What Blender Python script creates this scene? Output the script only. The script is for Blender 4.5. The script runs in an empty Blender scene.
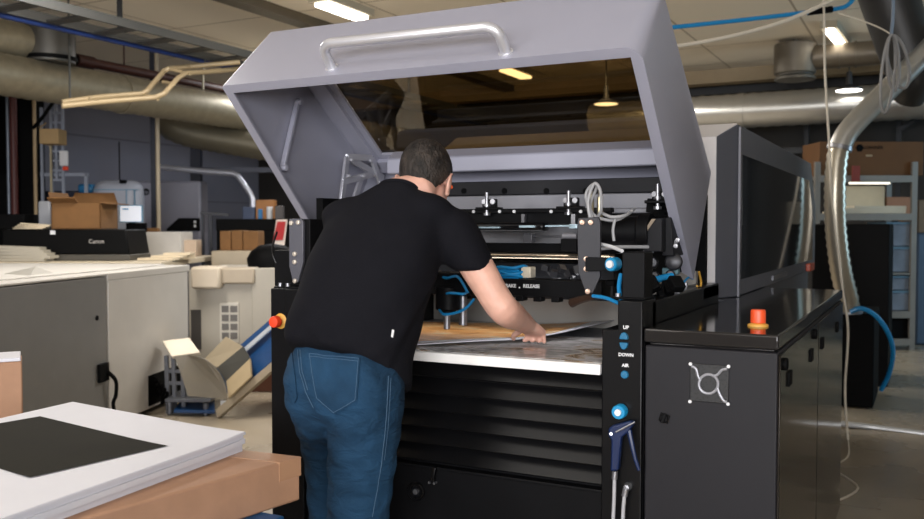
import bpy, bmesh, math, random
import numpy as np
from mathutils import Vector, Matrix, Euler
from mathutils.bvhtree import BVHTree
random.seed(7)
S = bpy.context.scene
COL = S.collection
PI = math.pi
# ------------------------------------------------------------------ camera
FPX, CX, CY = 898.0, 462.0, 259.5
YAW, PIT, CAMH = math.radians(27.5), math.radians(2.05), 1.37
FW = Vector((-math.sin(YAW)*math.cos(PIT), math.cos(YAW)*math.cos(PIT), -math.sin(PIT)))
RT = Vector((math.cos(YAW), math.sin(YAW), 0)); UP = RT.cross(FW)
FH = Vector((-math.sin(YAW), math.cos(YAW), 0))
C0 = Vector((0, 0, CAMH))
cam_d = bpy.data.cameras.new('camera'); cam = bpy.data.objects.new('camera', cam_d); COL.objects.link(cam)
cam.location = C0; cam.rotation_euler = (PI/2-PIT, 0, YAW)
cam_d.sensor_width = 36; cam_d.lens = 36*FPX/924; cam_d.clip_start = .05; cam_d.clip_end = 100
cam_d.dof.use_dof = True; cam_d.dof.focus_distance = 2.9; cam_d.dof.aperture_fstop = 4.0
S.camera = cam
def ray(x, y): return FW + RT*((x-CX)/FPX) - UP*((y-CY)/FPX)
def onX(x, y, X): d = ray(x, y); return C0+d*(X/d.x)
def onY(x, y, Y): d = ray(x, y); return C0+d*(Y/d.y)
def onZ(x, y, Z): d = ray(x, y); return C0+d*((Z-CAMH)/d.z)
def at(x, y, depth): return C0+ray(x, y)*depth
def L(r, d, z): v = RT*r+FH*d; return Vector((v.x, v.y, z))
S.view_settings.view_transform = 'Standard'; S.view_settings.look = 'None'
S.view_settings.gamma = 1; S.view_settings.exposure = 0.0
try: S.view_settings.use_curve_mapping = False
except Exception: pass
# ------------------------------------------------------------------ materials
def lin(c):
    return tuple(((v/255)/12.92 if v/255 <= .04045 else ((v/255+.055)/1.055)**2.4) for v in c)
MATS = {}
def mat(name, rgb, rough=.5, metal=0.0, var=.06, scale=6.0, bump=0.0, bscale=60.0, spec=.5, coat=0.0, stretch=None, trans=0.0, emit=0.0, rvar=0.0):
    if name in MATS: return MATS[name]
    m = bpy.data.materials.new(name); m.use_nodes = True
    nt = m.node_tree; N = nt.nodes; Lk = nt.links
    b = N['Principled BSDF']; c = lin(rgb)
    b.inputs['Roughness'].default_value = rough; b.inputs['Metallic'].default_value = metal
    b.inputs['Specular IOR Level'].default_value = spec
    b.inputs['Coat Weight'].default_value = coat
    b.inputs['Transmission Weight'].default_value = trans
    tc = N.new('ShaderNodeTexCoord'); mp = N.new('ShaderNodeMapping'); Lk.new(tc.outputs['Object'], mp.inputs[0])
    if stretch: mp.inputs['Scale'].default_value = stretch
    no = N.new('ShaderNodeTexNoise'); no.inputs['Scale'].default_value = scale; no.inputs['Detail'].default_value = 5
    Lk.new(mp.outputs[0], no.inputs['Vector'])
    rp = N.new('ShaderNodeValToRGB'); rp.color_ramp.elements[0].position = .3; rp.color_ramp.elements[1].position = .7
    rp.color_ramp.elements[0].color = tuple(v*(1-var) for v in c)+(1,); rp.color_ramp.elements[1].color = tuple(min(1, v*(1+var)) for v in c)+(1,)
    Lk.new(no.outputs[0], rp.inputs[0]); Lk.new(rp.outputs[0], b.inputs['Base Color'])
    if rvar:
        mr = N.new('ShaderNodeMapRange'); mr.inputs['To Min'].default_value = max(.02, rough-rvar); mr.inputs['To Max'].default_value = rough+rvar
        Lk.new(no.outputs[0], mr.inputs['Value']); Lk.new(mr.outputs[0], b.inputs['Roughness'])
    if emit:
        b.inputs['Emission Color'].default_value = c+(1,); b.inputs['Emission Strength'].default_value = emit
    if bump:
        n2 = N.new('ShaderNodeTexNoise'); n2.inputs['Scale'].default_value = bscale; n2.inputs['Detail'].default_value = 4
        Lk.new(mp.outputs[0], n2.inputs['Vector'])
        bp = N.new('ShaderNodeBump'); bp.inputs['Strength'].default_value = bump; bp.inputs['Distance'].default_value = .01
        Lk.new(n2.outputs[0], bp.inputs['Height']); Lk.new(bp.outputs[0], b.inputs['Normal'])
    MATS[name] = m
    return m
def nodes(m): return m.node_tree.nodes, m.node_tree.links, m.node_tree.nodes['Principled BSDF']
# ------------------------------------------------------------------ geometry helper
class MB:
    def __init__(s): s.v = []; s.f = []; s.m = []; s.M = Matrix.Identity(4); s.k = 0
    def add(s, vs, fs):
        o = len(s.v); s.v += [s.M @ Vector(p) for p in vs]
        for f in fs: s.f.append([i+o for i in f]); s.m.append(s.k)
        return s
    def box(s, x0, x1, y0, y1, z0, z1):
        vs = [(x, y, z) for z in (z0, z1) for y in (y0, y1) for x in (x0, x1)]
        return s.add(vs, [(0, 2, 3, 1), (4, 5, 7, 6), (0, 1, 5, 4), (2, 6, 7, 3), (0, 4, 6, 2), (1, 3, 7, 5)])
    def cb(s, c, sz, rot=None):     # centred box, optional rotation matrix/euler
        R = Matrix.Identity(3)
        if rot is not None: R = rot if isinstance(rot, Matrix) else Euler(rot).to_matrix()
        h = [q/2 for q in sz]; c = Vector(c)
        vs = [c+R@Vector((x*h[0], y*h[1], z*h[2])) for z in (-1, 1) for y in (-1, 1) for x in (-1, 1)]
        return s.add(vs, [(0, 2, 3, 1), (4, 5, 7, 6), (0, 1, 5, 4), (2, 6, 7, 3), (0, 4, 6, 2), (1, 3, 7, 5)])
    def bar(s, p, q, w, h, up=(0, 0, 1)):   # box beam from p to q
        p = Vector(p); q = Vector(q); d = q-p; z = d.normalized(); u = Vector(up)
        if abs(z.dot(u)) > .98: u = Vector((0, 1, 0))
        x = z.cross(u).normalized(); y = x.cross(z).normalized()
        R = Matrix((x, y, z)).transposed()
        return s.cb((p+q)/2, (w, h, d.length), R)
    def loft(s, rings, cap=True, closed=False):
        n = len(rings[0]); vs = [p for r in rings for p in r]; fs = []
        K = len(rings)
        for i in range(K if closed else K-1):
            for j in range(n):
                a = i*n+j; b = i*n+(j+1) % n; c = ((i+1) % K)*n+(j+1) % n; d = ((i+1) % K)*n+j
                fs.append((a, b, c, d))
        if cap and not closed: fs.append(tuple(range(n))[::-1]); fs.append(tuple((K-1)*n+j for j in range(n)))
        return s.add(vs, fs)
    def cyl(s, p, q, r, r2=None, n=20):
        p = Vector(p); q = Vector(q); z = (q-p).normalized(); r2 = r if r2 is None else r2
        x = z.orthogonal().normalized(); y = z.cross(x)
        R = lambda c, rr: [c+(x*math.cos(2*PI*k/n)+y*math.sin(2*PI*k/n))*rr for k in range(n)]
        return s.loft([R(p, r), R(q, r2)])
    def ring_pipe(s, p, q, ro, ri, n=24):
        p = Vector(p); q = Vector(q); z = (q-p).normalized(); x = z.orthogonal().normalized(); y = z.cross(x)
        R = lambda c, rr: [c+(x*math.cos(2*PI*k/n)+y*math.sin(2*PI*k/n))*rr for k in range(n)]
        return s.loft([R(p, ro), R(q, ro), R(q, ri), R(p, ri)], closed=True)
    def lathe(s, p, axis, prof, n=24):      # prof: (distance along axis, radius)
        p = Vector(p); z = Vector(axis).normalized(); x = z.orthogonal().normalized(); y = z.cross(x)
        return s.loft([[p+z*h+(x*math.cos(2*PI*k/n)+y*math.sin(2*PI*k/n))*max(r, 1e-4) for k in range(n)] for h, r in prof])
    def tube(s, pts, r, n=10, smooth=0, closed=False, rib=0, ribstep=.03):
        pts = [Vector(p) for p in pts]
        if smooth: pts = crom(pts, smooth, closed)
        if rib: pts = resample(pts, ribstep)
        K = len(pts); rings = []; px = None
        for i, p in enumerate(pts):
            if closed: t = pts[(i+1) % K]-pts[i-1]
            else: t = pts[min(i+1, K-1)]-pts[max(i-1, 0)]
            t.normalize()
            if px is None: px = t.orthogonal().normalized()
            else: px = (px-t*px.dot(t)).normalized()
            py = t.cross(px); rr = r(i/(K-1)) if callable(r) else r
            if rib and i % 2: rr += rib
            rings.append([p+(px*math.cos(2*PI*k/n)+py*math.sin(2*PI*k/n))*rr for k in range(n)])
        return s.loft(rings, cap=not closed, closed=closed)
    def prism(s, poly, f0, f1):     # poly: 2-D points, f0/f1 map them to 3-D at each end
        n = len(poly); vs = [f0(*p) for p in poly]+[f1(*p) for p in poly]
        return s.add(vs, [tuple(range(n))[::-1], tuple(range(n, 2*n))]+[(i, (i+1) % n, n+(i+1) % n, n+i) for i in range(n)])
    def prX(s, poly, x0, x1): return s.prism(poly, lambda a, b: (x0, a, b), lambda a, b: (x1, a, b))
    def prY(s, poly, y0, y1): return s.prism(poly, lambda a, b: (a, y0, b), lambda a, b: (a, y1, b))
    def prZ(s, poly, z0, z1): return s.prism(poly, lambda a, b: (a, b, z0), lambda a, b: (a, b, z1))
    def ball(s, c, rad, n=16, m=10, R=None):
        c = Vector(c); rad = rad if hasattr(rad, '__len__') else (rad,)*3; R = R or Matrix.Identity(3)
        rings = []
        for i in range(1, m):
            a = PI*i/m
            rings.append([c+R@Vector((rad[0]*math.sin(a)*math.cos(2*PI*k/n), rad[1]*math.sin(a)*math.sin(2*PI*k/n), -rad[2]*math.cos(a))) for k in range(n)])
        vs = [p for r in rings for p in r]+[c+R@Vector((0, 0, -rad[2])), c+R@Vector((0, 0, rad[2]))]
        fs = []
        for i in range(m-2):
            for k in range(n): fs.append((i*n+k, i*n+(k+1) % n, (i+1)*n+(k+1) % n, (i+1)*n+k))
        b = len(vs)-2
        for k in range(n): fs.append((b, (k+1) % n, k)); fs.append((b+1, (m-2)*n+k, (m-2)*n+(k+1) % n))
        return s.add(vs, fs)
    def text(s, body, size, M, depth=.0008, align='CENTER', bold=0.0):
        cu = bpy.data.curves.new('lettering', 'FONT'); cu.body = body; cu.size = size; cu.extrude = depth; cu.align_x = align; cu.align_y = 'CENTER'; cu.resolution_u = 3; cu.offset = bold
        o = bpy.data.objects.new('lettering', cu); COL.objects.link(o)
        dg = bpy.context.evaluated_depsgraph_get(); me = bpy.data.meshes.new_from_object(o.evaluated_get(dg))
        s.add([M @ v.co for v in me.vertices], [tuple(p.vertices) for p in me.polygons])
        bpy.data.objects.remove(o); bpy.data.curves.remove(cu); bpy.data.meshes.remove(me)
        return s
    def each(s, name, mats, parent=None, **k):     # every connected piece becomes an object of its own
        par = list(range(len(s.v)))
        def fd(i):
            while par[i] != i: par[i] = par[par[i]]; i = par[i]
            return i
        for f in s.f:
            for a in f[1:]: par[fd(a)] = fd(f[0])
        gr = {}
        for f in s.f: gr.setdefault(fd(f[0]), []).append(f)
        out = []
        for fs in gr.values():
            m = MB(); ix = {}
            for f in fs:
                for i in f:
                    if i not in ix: ix[i] = len(m.v); m.v.append(s.v[i])
                m.f.append([ix[i] for i in f]); m.m.append(0)
            out.append(m.build(name, mats, parent, **k))
        return out
    def build(s, name, mats, parent=None, bevel=0, smooth=True, angle=35, origin=None, segs=2, weld=True):
        if parent is not None: org = ORG[parent.name]
        elif origin is not None: org = Vector(origin)
        else:
            xs = [p.x for p in s.v]; ys = [p.y for p in s.v]; zs = [p.z for p in s.v]
            org = Vector(((min(xs)+max(xs))/2, (min(ys)+max(ys))/2, min(zs)))
        me = bpy.data.meshes.new(name); me.from_pydata([p-org for p in s.v], [], s.f)
        mats = mats if isinstance(mats, (list, tuple)) else [mats]
        for q in mats: me.materials.append(q)
        if len(mats) > 1: me.polygons.foreach_set('material_index', s.m)
        bm = bmesh.new(); bm.from_mesh(me); bmesh.ops.recalc_face_normals(bm, faces=bm.faces); bm.to_mesh(me); bm.free()
        if smooth:
            me.polygons.foreach_set('use_smooth', [True]*len(me.polygons)); me.set_sharp_from_angle(angle=math.radians(angle))
        o = bpy.data.objects.new(name, me); COL.objects.link(o)
        if parent is not None: o.parent = parent; o.location = (0, 0, 0)
        else: o.location = org
        ORG[o.name] = org
        if bevel:
            b = o.modifiers.new('edge', 'BEVEL'); b.width = bevel; b.segments = segs; b.limit_method = 'ANGLE'; b.angle_limit = math.radians(40); b.harden_normals = False
        return o
ORG = {}
def crom(pts, k, closed=False):
    P = [Vector(p) for p in pts]; out = []; n = len(P)
    rng = range(n) if closed else range(n-1)
    for i in rng:
        if closed: a, b, c, d = P[i-1], P[i], P[(i+1) % n], P[(i+2) % n]
        else: a, b, c, d = P[max(i-1, 0)], P[i], P[i+1], P[min(i+2, n-1)]
        for j in range(k):
            t = j/k
            out.append(.5*((2*b)+(c-a)*t+(2*a-5*b+4*c-d)*t*t+(3*b-a-3*c+d)*t**3))
    if not closed: out.append(P[-1])
    return out
def resample(pts, step):
    out = [pts[0].copy()]; acc = 0
    for a, b in zip(pts, pts[1:]):
        l = (b-a).length; pos = step-acc
        while pos <= l: out.append(a+(b-a)*(pos/l)); pos += step
        acc = (acc+l) % step
    return out
def tag(o, label=None, cat=None, group=None, kind=None):
    if label: o['label'] = label
    if cat: o['category'] = cat
    if group: o['group'] = group
    if kind: o['kind'] = kind
    return o
def thing(name, label, cat, loc, group=None):
    o = bpy.data.objects.new(name, None); COL.objects.link(o); o.location = loc; o.empty_display_size = .1
    ORG[o.name] = Vector(loc)
    return tag(o, label, cat, group)
def struct(name, mb, m, **k): return tag(mb.build(name, m, **k), kind='structure')
def copy_tree(o, parent=None, off=None):
    c = o.copy(); COL.objects.link(c)
    if parent is not None: c.parent = parent
    elif off is not None: c.location = o.location+Vector(off)
    for ch in list(o.children): copy_tree(ch, c)
    return c
V_ = Vector
# ------------------------------------------------------------------ palette
lidgrey = mat('lid_grey_paint', (156, 156, 170), .42, .15, .02, 3, bump=.02, bscale=300)
blackp = mat('black_powder_coat', (11, 11, 13), .5, 0, .15, 9, bump=.03, bscale=250, spec=.12)
blackm = mat('black_matt', (8, 8, 9), .65, spec=.08)
blackg = mat('black_gloss', (10, 10, 12), .28, 0, .1, spec=.25)
louvm = mat('louver_black', (8, 8, 10), .38, 0, .2, 4, spec=.28)
cabm = mat('cabinet_dark_grey', (27, 26, 30), .5, .0, .06, 5, bump=.03, bscale=300, spec=.25)
cabs = mat('cabinet_polished_side', (42, 38, 34), .12, .75, .12, 2.5, rvar=.06)
steel = mat('brushed_steel', (150, 150, 154), .38, .9, .06, 5)
chrome = mat('bright_chrome', (150, 150, 154), .3, .8)
alu = mat('aluminium_beam', (132, 132, 138), .5, .3, .04)
whitep = mat('white_edge', (232, 230, 228), .45)
hosebl = mat('blue_air_hose', (22, 128, 186), .35)
knobbl = mat('blue_knob_plastic', (20, 130, 178), .4)
gunbl = mat('navy_blue_plastic', (12, 30, 68), .4)
redpl = mat('red_button_plastic', (226, 66, 30), .4)
yelpl = mat('yellow_button_base', (214, 160, 70), .5)
letter = mat('white_lettering', (214, 214, 216), .5)
greyc = mat('grey_cable', (120, 120, 124), .5)
whitec = mat('white_cable', (205, 195, 178), .5)
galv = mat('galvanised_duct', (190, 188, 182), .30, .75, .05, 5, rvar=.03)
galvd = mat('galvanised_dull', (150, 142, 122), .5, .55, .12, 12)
kraft = mat('kraft_cardboard', (162, 124, 98), .75, 0, .08, 12, bump=.05, bscale=90)
kraftd = mat('brown_cardboard', (118, 82, 44), .8, 0, .08, 12)
paper = mat('white_paper', (208, 208, 216), .6, 0, .02)
offw = mat('warm_white_casing', (190, 186, 180), .5, 0, .03)
greyp = mat('grey_side_panel', (114, 113, 111), .5, 0, .04)
beige = mat('beige_casing', (172, 165, 152), .5, 0, .04)
# ------------------------------------------------------------------ the setting
CEIL = 3.5
fl = mat('concrete_floor', (150, 138, 120), .28, 0, .12, 1.6, bump=.04, bscale=30, rvar=.08)
struct('floor', MB().box(-11.2, 5.2, -5.2, 13.2, -.1, 0), fl, origin=(0, 0, 0))
cm = mat('ceiling_panels', (238, 229, 212), .8, 0, .04, 3)
N_, K_, B_ = nodes(cm)
br = N_.new('ShaderNodeTexBrick'); br.offset = 0; br.inputs['Scale'].default_value = 1; br.inputs['Brick Width'].default_value = 1.2; br.inputs['Row Height'].default_value = 1.2
br.inputs['Mortar Size'].default_value = .012; br.inputs['Color1'].default_value = lin((238, 229, 212))+(1,); br.inputs['Color2'].default_value = lin((232, 222, 204))+(1,); br.inputs['Mortar'].default_value = lin((176, 164, 144))+(1,)
tcn = N_.new('ShaderNodeTexCoord'); K_.new(tcn.outputs['Object'], br.inputs['Vector']); K_.new(br.outputs[0], B_.inputs['Base Color'])
struct('ceiling', MB().box(-11.2, 5.2, -5.2, 13.2, CEIL, CEIL+.1), cm, origin=(0, 0, CEIL))
wl = mat('blue_grey_wall', (118, 120, 134), .7, 0, .04, 1.5)
wd = mat('dim_back_wall', (50, 47, 44), .8, 0, .15, 1.2)
wb = mat('pale_wall', (170, 166, 160), .8, 0, .04, 1.5)
struct('side_light_block', MB().box(.92, 1.1, 1.2, 7.6, 0, 2.5), wb)  # unseen slab added to keep light off the right floor and cabinet side
struct('wall_left', MB().box(-11.2, -11, -5, 13, 0, CEIL), wl)
struct('wall_back', MB().box(-11.2, 5.2, 13, 13.2, 0, CEIL), wd)
struct('wall_right', MB().box(5, 5.2, -5, 13, 0, CEIL), wd)
struct('wall_front', MB().box(-11.2, 5.2, -5.2, -5, 0, .9).box(-11.2, 5.2, -5.2, -5, 3.2, CEIL).box(-11.2, -7, -5.2, -5, .9, 3.2).box(3.5, 5.2, -5.2, -5, .9, 3.2), wb)
# cladding joints along the left wall, the beam where the panelled ceiling ends
m_ = MB()
for z in (.9, 1.8, 2.7): m_.box(-11, -10.985, -5, 13, z, z+.02)
struct('trim_1', m_, mat('wall_joint', (96, 98, 112), .7))
bm_ = mat('beam_paint', (172, 152, 122), .7, 0, .05)
struct('trim_2', MB().box(-9, 4.9, 12.4, 12.55, CEIL-.17, CEIL).box(-9, 4.9, 12.35, 12.6, CEIL-.19, CEIL-.16), bm_)
# ------------------------------------------------------------------ the machine
MX = (-1.42, 3.0, 0)
mac = thing('printing_machine', 'large open grey lidded press with black louvred front the man works at', 'machine', MX)
FY = 2.557
m = MB()
m.box(-2.11, -1.97, FY, 3.70, .03, 1.10)                 # left side of the body
m.box(-.79, -.735, FY+.01, 3.70, .03, 1.06)              # right side of the body
m.box(-1.97, -.86, FY+.04, 3.6, .10, .93)               # core below the table
m.box(-2.0, -.80, FY+.10, 3.68, .0, .12)
m.build('base_frame', blackp, mac, bevel=.004)
m = MB(); m.box(-2.11, -1.965, FY-.003, 2.72, .02, 1.15); m.box(-2.03, -1.965, FY-.02, FY+.01, 1.06, 1.15)
lp = m.build('left_post', blackp, mac, bevel=.004)
m = MB(); m.prY([(-.86, .02), (-.737, .02), (-.737, 1.155), (-.812, 1.155), (-.812, 1.068), (-.86, 1.068)], FY-.004, 2.70)
rp = m.build('right_post', blackg, mac, bevel=.004)
def front(px, py, Y=FY): return onY(px, py, Y)
RX90 = Matrix.Rotation(PI/2, 4, 'X')
def tx(mb, body, px, py, size, Y, bold=.0): p = onY(px, py, Y); mb.text(body, size, Matrix.Translation(p) @ RX90, bold=bold)
m = MB(); tx(m, 'UP', 626, 327.5, .0145, FY-.006, .0004); tx(m, 'DOWN', 626, 355, .0135, FY-.006, .0004); tx(m, 'AIR', 625.3, 365.5, .0135, FY-.006, .0004)
m.build('lettering', letter, rp, smooth=False)
m = MB(); p = front(625, 335.5); q = front(625, 345.5)
for c, s in ((p, 1), (q, -1)): m.prY([(c.x+.0125*math.cos(a), c.z+s*(-.010)+.017*s*max(0, math.sin(a))*1.2) for a in [PI*k/12 for k in range(13)]], FY-.016, FY-.002)
tag(m.build('lift_button', mat('teal_button', (18, 98, 136), .4), rp, bevel=.002), 'blue up and down rocker button')
p = front(625, 374.5); m = MB(); m.lathe(p+Vector((0, .004, 0)), (0, -1, 0), [(0, .0125), (.008, .0125), (.012, .010), (.0125, .0)])
tag(m.build('air_button', mat('teal_button', (18, 98, 136), .4), rp), 'blue round air button')
p = front(621.5, 410); m = MB(); m.lathe(p+Vector((.002, .004, 0)), (0, -1, 0), [(0, .018), (.012, .018), (.013, .021), (.04, .021), (.043, .019), (.043, 0)]); m.build('regulator_knob', knobbl, rp)
m = MB(); m.lathe(p+Vector((.002, -.039, 0)), (0, -1, 0), [(0, .010), (.006, .0095), (.007, 0)]); tag(m.build('knob_cap', letter, rp), 'white cap of the blue knob')
# emergency stop on left post
p = front(281, 321); m = MB(); m.lathe(p+Vector((0, .01, 0)), (0, -1, 0), [(0, .030), (.012, .030), (.014, .026), (.02, .012), (.03, .012)]); e1 = m.build('stop_button_base', yelpl, lp)
m = MB(); m.lathe(p+Vector((0, -.018, 0)), (0, -1, 0), [(0, .012), (.004, .021), (.02, .021), (.026, .019), (.028, 0)]); tag(m.build('stop_button', redpl, lp), 'red mushroom stop button')
# louvres and the panel below
m = MB(); n = 6; z0, z1 = .585, .925; pit = (z1-z0)/n; prof = [(2.60, z0)]
for i in range(n):
    b = z0+i*pit
    prof += [(2.598, b+.003), (2.566, b+.010), (2.563, b+.014), (2.594, b+pit-.002)]
prof += [(2.60, z1), (2.63, z1), (2.63, z0)]
m.prX(prof, -1.965, -.862); m.build('louvre_panel', louvm, mac, angle=20)
m = MB(); m.box(-1.965, -.862, 2.572, 2.63, .10, .572).box(-1.965, -.862, 2.560, 2.60, .572, .581)
fp = m.build('front_panel', blackp, mac, bevel=.002)
p = front(417, 491, 2.572); m = MB(); m.lathe(p, (0, -1, 0), [(0, .031), (.008, .031), (.012, .028), (.010, .020), (.006, .018), (.006, 0)], 32); kn = m.build('latch_ring', blackg, fp)
m = MB(); m.lathe(p+Vector((0, -.005, 0)), (0, -1, 0), [(0, .010), (.008, .009), (.009, 0)]); tag(m.build('latch_bolt', steel, fp), 'shiny steel bolt in the black ring')
p = front(434, 480, 2.572); q = front(437, 466, 2.572); m = MB(); m.bar(p+Vector((0, -.012, 0)), q+Vector((0, -.014, 0)), .012, .014); m.cyl(p, p+Vector((0, -.014, 0)), .009); m.build('catch', blackg, fp, bevel=.003)
m = MB()
for dx in (-.009, .009): m.cyl(p+Vector((dx, 0, -.006)), p+Vector((dx, -.018, -.006)), .004)
m.each('catch_screw', steel, fp)
# table
tb = MB().box(-1.965, -.862, FY+.004, 3.50, .93, .960).build('table_top', steel, mac, bevel=.002)
m = MB().box(-1.965, -.8625, FY-.012, FY+.004, .930, .962); tag(m.build('table_edge', whitep, mac, bevel=.003), 'white front edge of the table')
stl = mat('dull_steel_plate', (150, 146, 140), .45, .5, .12, 2)
m = MB().box(-1.965, -.80, 3.50, 3.53, .96, 1.20); m.build('back_plate', stl, mac)
m = MB().box(-2.02, -.79, 3.62, 3.65, 1.0, 1.50).box(-2.05, -2.02, 2.75, 3.65, 1.1, 1.48); m.build('inner_shroud', blackm, mac)
# right side rail the lid rests on
m = MB().box(-.812, -.737, 2.66, 3.62, 1.06, 1.147).box(-.812, -.737, 3.35, 3.62, 1.10, 1.15); m.build('side_rail', blackg, mac, bevel=.004)
m = MB().box(-.80, -.74, 3.0, 3.26, 1.147, 1.155)
for y in (3.04, 3.14, 3.23): m.cyl((-.775, y, 1.155), (-.775, y, 1.172), .008)
m.build('hinge_plate', steel, mac, bevel=.001)
m = MB().box(-1.85, -1.02, 3.03, 3.075, 1.135, 1.145); m.build('added_fill_strip', mat('fill_strip_glow', (250, 250, 255), .4, emit=7), mac)  # glowing strip added under the brake bar to brighten the table sheets
# ------------------------------------------------------------------ lid
XL, XR = -2.32, -.745
A, B, Cc, D = (2.538, 1.890), (2.81, 2.137), (3.52, 1.618), (3.22, 1.184)
E = (Cc[0]+(D[0]-Cc[0])*.24, Cc[1]+(D[1]-Cc[1])*.24)
bm = bmesh.new(); P5 = [A, B, Cc, E, D]
vl = [bm.verts.new((XL, y, z)) for y, z in P5]; vr = [bm.verts.new((XR, y, z)) for y, z in P5]
bm.faces.new(vl); bm.faces.new(vr[::-1]); fc = {}
for i in range(5): fc[i] = bm.faces.new((vl[i], vl[(i+1) % 5], vr[(i+1) % 5], vr[i]))
bmesh.ops.recalc_face_normals(bm, faces=bm.faces)
win = fc[1]; opn = fc[4]; low = fc[3]
r_ = bmesh.ops.inset_individual(bm, faces=[win], thickness=.165)
bm.faces.remove(win)
bmesh.ops.inset_individual(bm, faces=[opn], thickness=.05)
edge_faces = list(opn.edges); bm.faces.remove(opn); bm.faces.remove(low)
bm.verts.ensure_lookup_table()
for f in list(bm.faces):       # drop the flange strip along the hinge side
    c = f.calc_center_median()
    if c.z < 1.30 and abs(c.x-(XL+XR)/2) < .3: bm.faces.remove(f)
def edge(a, b):
    for e in a.link_edges:
        if e.other_vert(a) is b: return e
bmesh.ops.bevel(bm, geom=[edge(vr[0], vr[1]), edge(vr[1], vr[2])], offset=.055, segments=7, profile=.5, affect='EDGES', clamp_overlap=True)
bmesh.ops.bevel(bm, geom=[edge(vl[0], vl[1]), edge(vl[1], vl[2])], offset=.014, segments=3, profile=.5, affect='EDGES', clamp_overlap=True)
me = bpy.data.meshes.new('lid')
for v in bm.verts: v.co -= Vector(MX)
bm.to_mesh(me); bm.free(); me.materials.append(lidgrey)
me.polygons.foreach_set('use_smooth', [True]*len(me.polygons)); me.set_sharp_from_angle(angle=math.radians(35))
lid = bpy.data.objects.new('lid', me); COL.objects.link(lid); lid.parent = mac; ORG['lid'] = Vector(MX)
tag(lid, 'raised grey metal lid with a smoked window')
so = lid.modifiers.new('sheet', 'SOLIDIFY'); so.thickness = .012; so.offset = -1
be = lid.modifiers.new('edge', 'BEVEL'); be.width = .004; be.segments = 2; be.limit_method = 'ANGLE'; be.angle_limit = math.radians(50)
# local frame of the window face: u along x, s from B to C
ud = Vector((0, Cc[0]-B[0], Cc[1]-B[1])); UL = ud.length; ud.normalize(); un = Vector((0, ud.z, -ud.y))*-1   # outward (up/back)
if un.z < 0: un = -un
def wf(x, s, h=0): return Vector((x, B[0], B[1]))+ud*s+un*h
smoke = bpy.data.materials.new('smoked_glass'); smoke.use_nodes = True; nt = smoke.node_tree; nt.nodes.clear()
o_ = nt.nodes.new('ShaderNodeOutputMaterial'); mx = nt.nodes.new('ShaderNodeMixShader'); tr = nt.nodes.new('ShaderNodeBsdfTransparent'); gl = nt.nodes.new('ShaderNodeBsdfGlossy'); lw = nt.nodes.new('ShaderNodeLayerWeight'); pw = nt.nodes.new('ShaderNodeMath'); pw.operation = 'POWER'; pw.inputs[1].default_value = 3; ad = nt.nodes.new('ShaderNodeMath'); ad.operation = 'MULTIPLY_ADD'; ad.inputs[1].default_value = .6; ad.inputs[2].default_value = .05
tr.inputs[0].default_value = (.46, .385, .26, 1); gl.inputs['Color'].default_value = (.9, .85, .75, 1); gl.inputs['Roughness'].default_value = .02; lw.inputs[0].default_value = .5
nt.links.new(lw.outputs['Facing'], pw.inputs[0]); nt.links.new(pw.outputs[0], ad.inputs[0]); nt.links.new(ad.outputs[0], mx.inputs[0]); nt.links.new(tr.outputs[0], mx.inputs[1]); nt.links.new(gl.outputs[0], mx.inputs[2]); nt.links.new(mx.outputs[0], o_.inputs[0])
m = MB(); x0, x1, s0, s1 = XL+.155, XR-.155, .155, UL-.155
vs = [wf(x, s, h) for h in (-.017, -.012) for s in (s0, s1) for x in (x0, x1)]
m.add(vs, [(0, 2, 3, 1), (4, 5, 7, 6), (0, 1, 5, 4), (2, 6, 7, 3), (0, 4, 6, 2), (1, 3, 7, 5)])
tag(m.build('window_pane', smoke, lid, smooth=False), 'dark smoked window of the lid')
m = MB()                        # stepped inner frame round the window
def strip(xa, xb, sa, sb, h0, h1):
    vs = [wf(x, s, h) for h in (h0, h1) for s in (sa, sb) for x in (xa, xb)]
    m.add(vs, [(0, 2, 3, 1), (4, 5, 7, 6), (0, 1, 5, 4), (2, 6, 7, 3), (0, 4, 6, 2), (1, 3, 7, 5)])
w0, w1, q0, q1 = XL+.165, XR-.165, .165, UL-.165
for h0, h1, g in ((-.03, -.017, .045), (-.05, -.03, .0)):
    a = .05 if h1 > -.025 else .075
    o = 0 if h1 > -.025 else .028
    strip(w0-o-a, w0-o, q0-a, q1+a, h0, h1); strip(w1+o, w1+o+a, q0-a, q1+a, h0, h1)
    strip(w0-o-a, w1+o+a, q1+o, q1+o+a, h0, h1); strip(w0-o-a, w1+o+a, q0-o-a, q0-o, h0, h1)
m.build('window_frame', lidgrey, lid, bevel=.002)
m = MB()                        # rivets along the lower frame
for k in range(14):
    x = w0+(w1-w0)*(k+.5)/14; m.lathe(wf(x, q1+.03, -.03), -un, [(0, .004), (.003, .003), (.0035, 0)], 8)
m.each('rivet', steel, lid)
m = MB()                        # cross beams behind the lid, above the works
m.prX([(3.30, 1.60), (3.335, 1.60), (3.345, 1.635), (3.40, 1.66), (3.40, 1.66), (3.41, 1.70), (3.36, 1.70), (3.30, 1.665)], XL+.235, XR-.03)
m.build('lower_rail', lidgrey, lid, bevel=.006, angle=20)
def abp(px, py):                # point on the sloping front face of the lid
    n = Vector((0, -(B[1]-A[1]), B[0]-A[0])).normalized(); p0 = Vector((0,)+A); d = ray(px, py); return C0+d*((p0-C0).dot(n)/d.dot(n)), n
f0, nn = abp(332, 68); f1, _ = abp(506, 53)
upv = Vector((0, B[0]-A[0], B[1]-A[1])).normalized()
def hp(t, s): return f0+(f1-f0)*t+nn*s
Lh = (f1-f0).length
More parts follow.
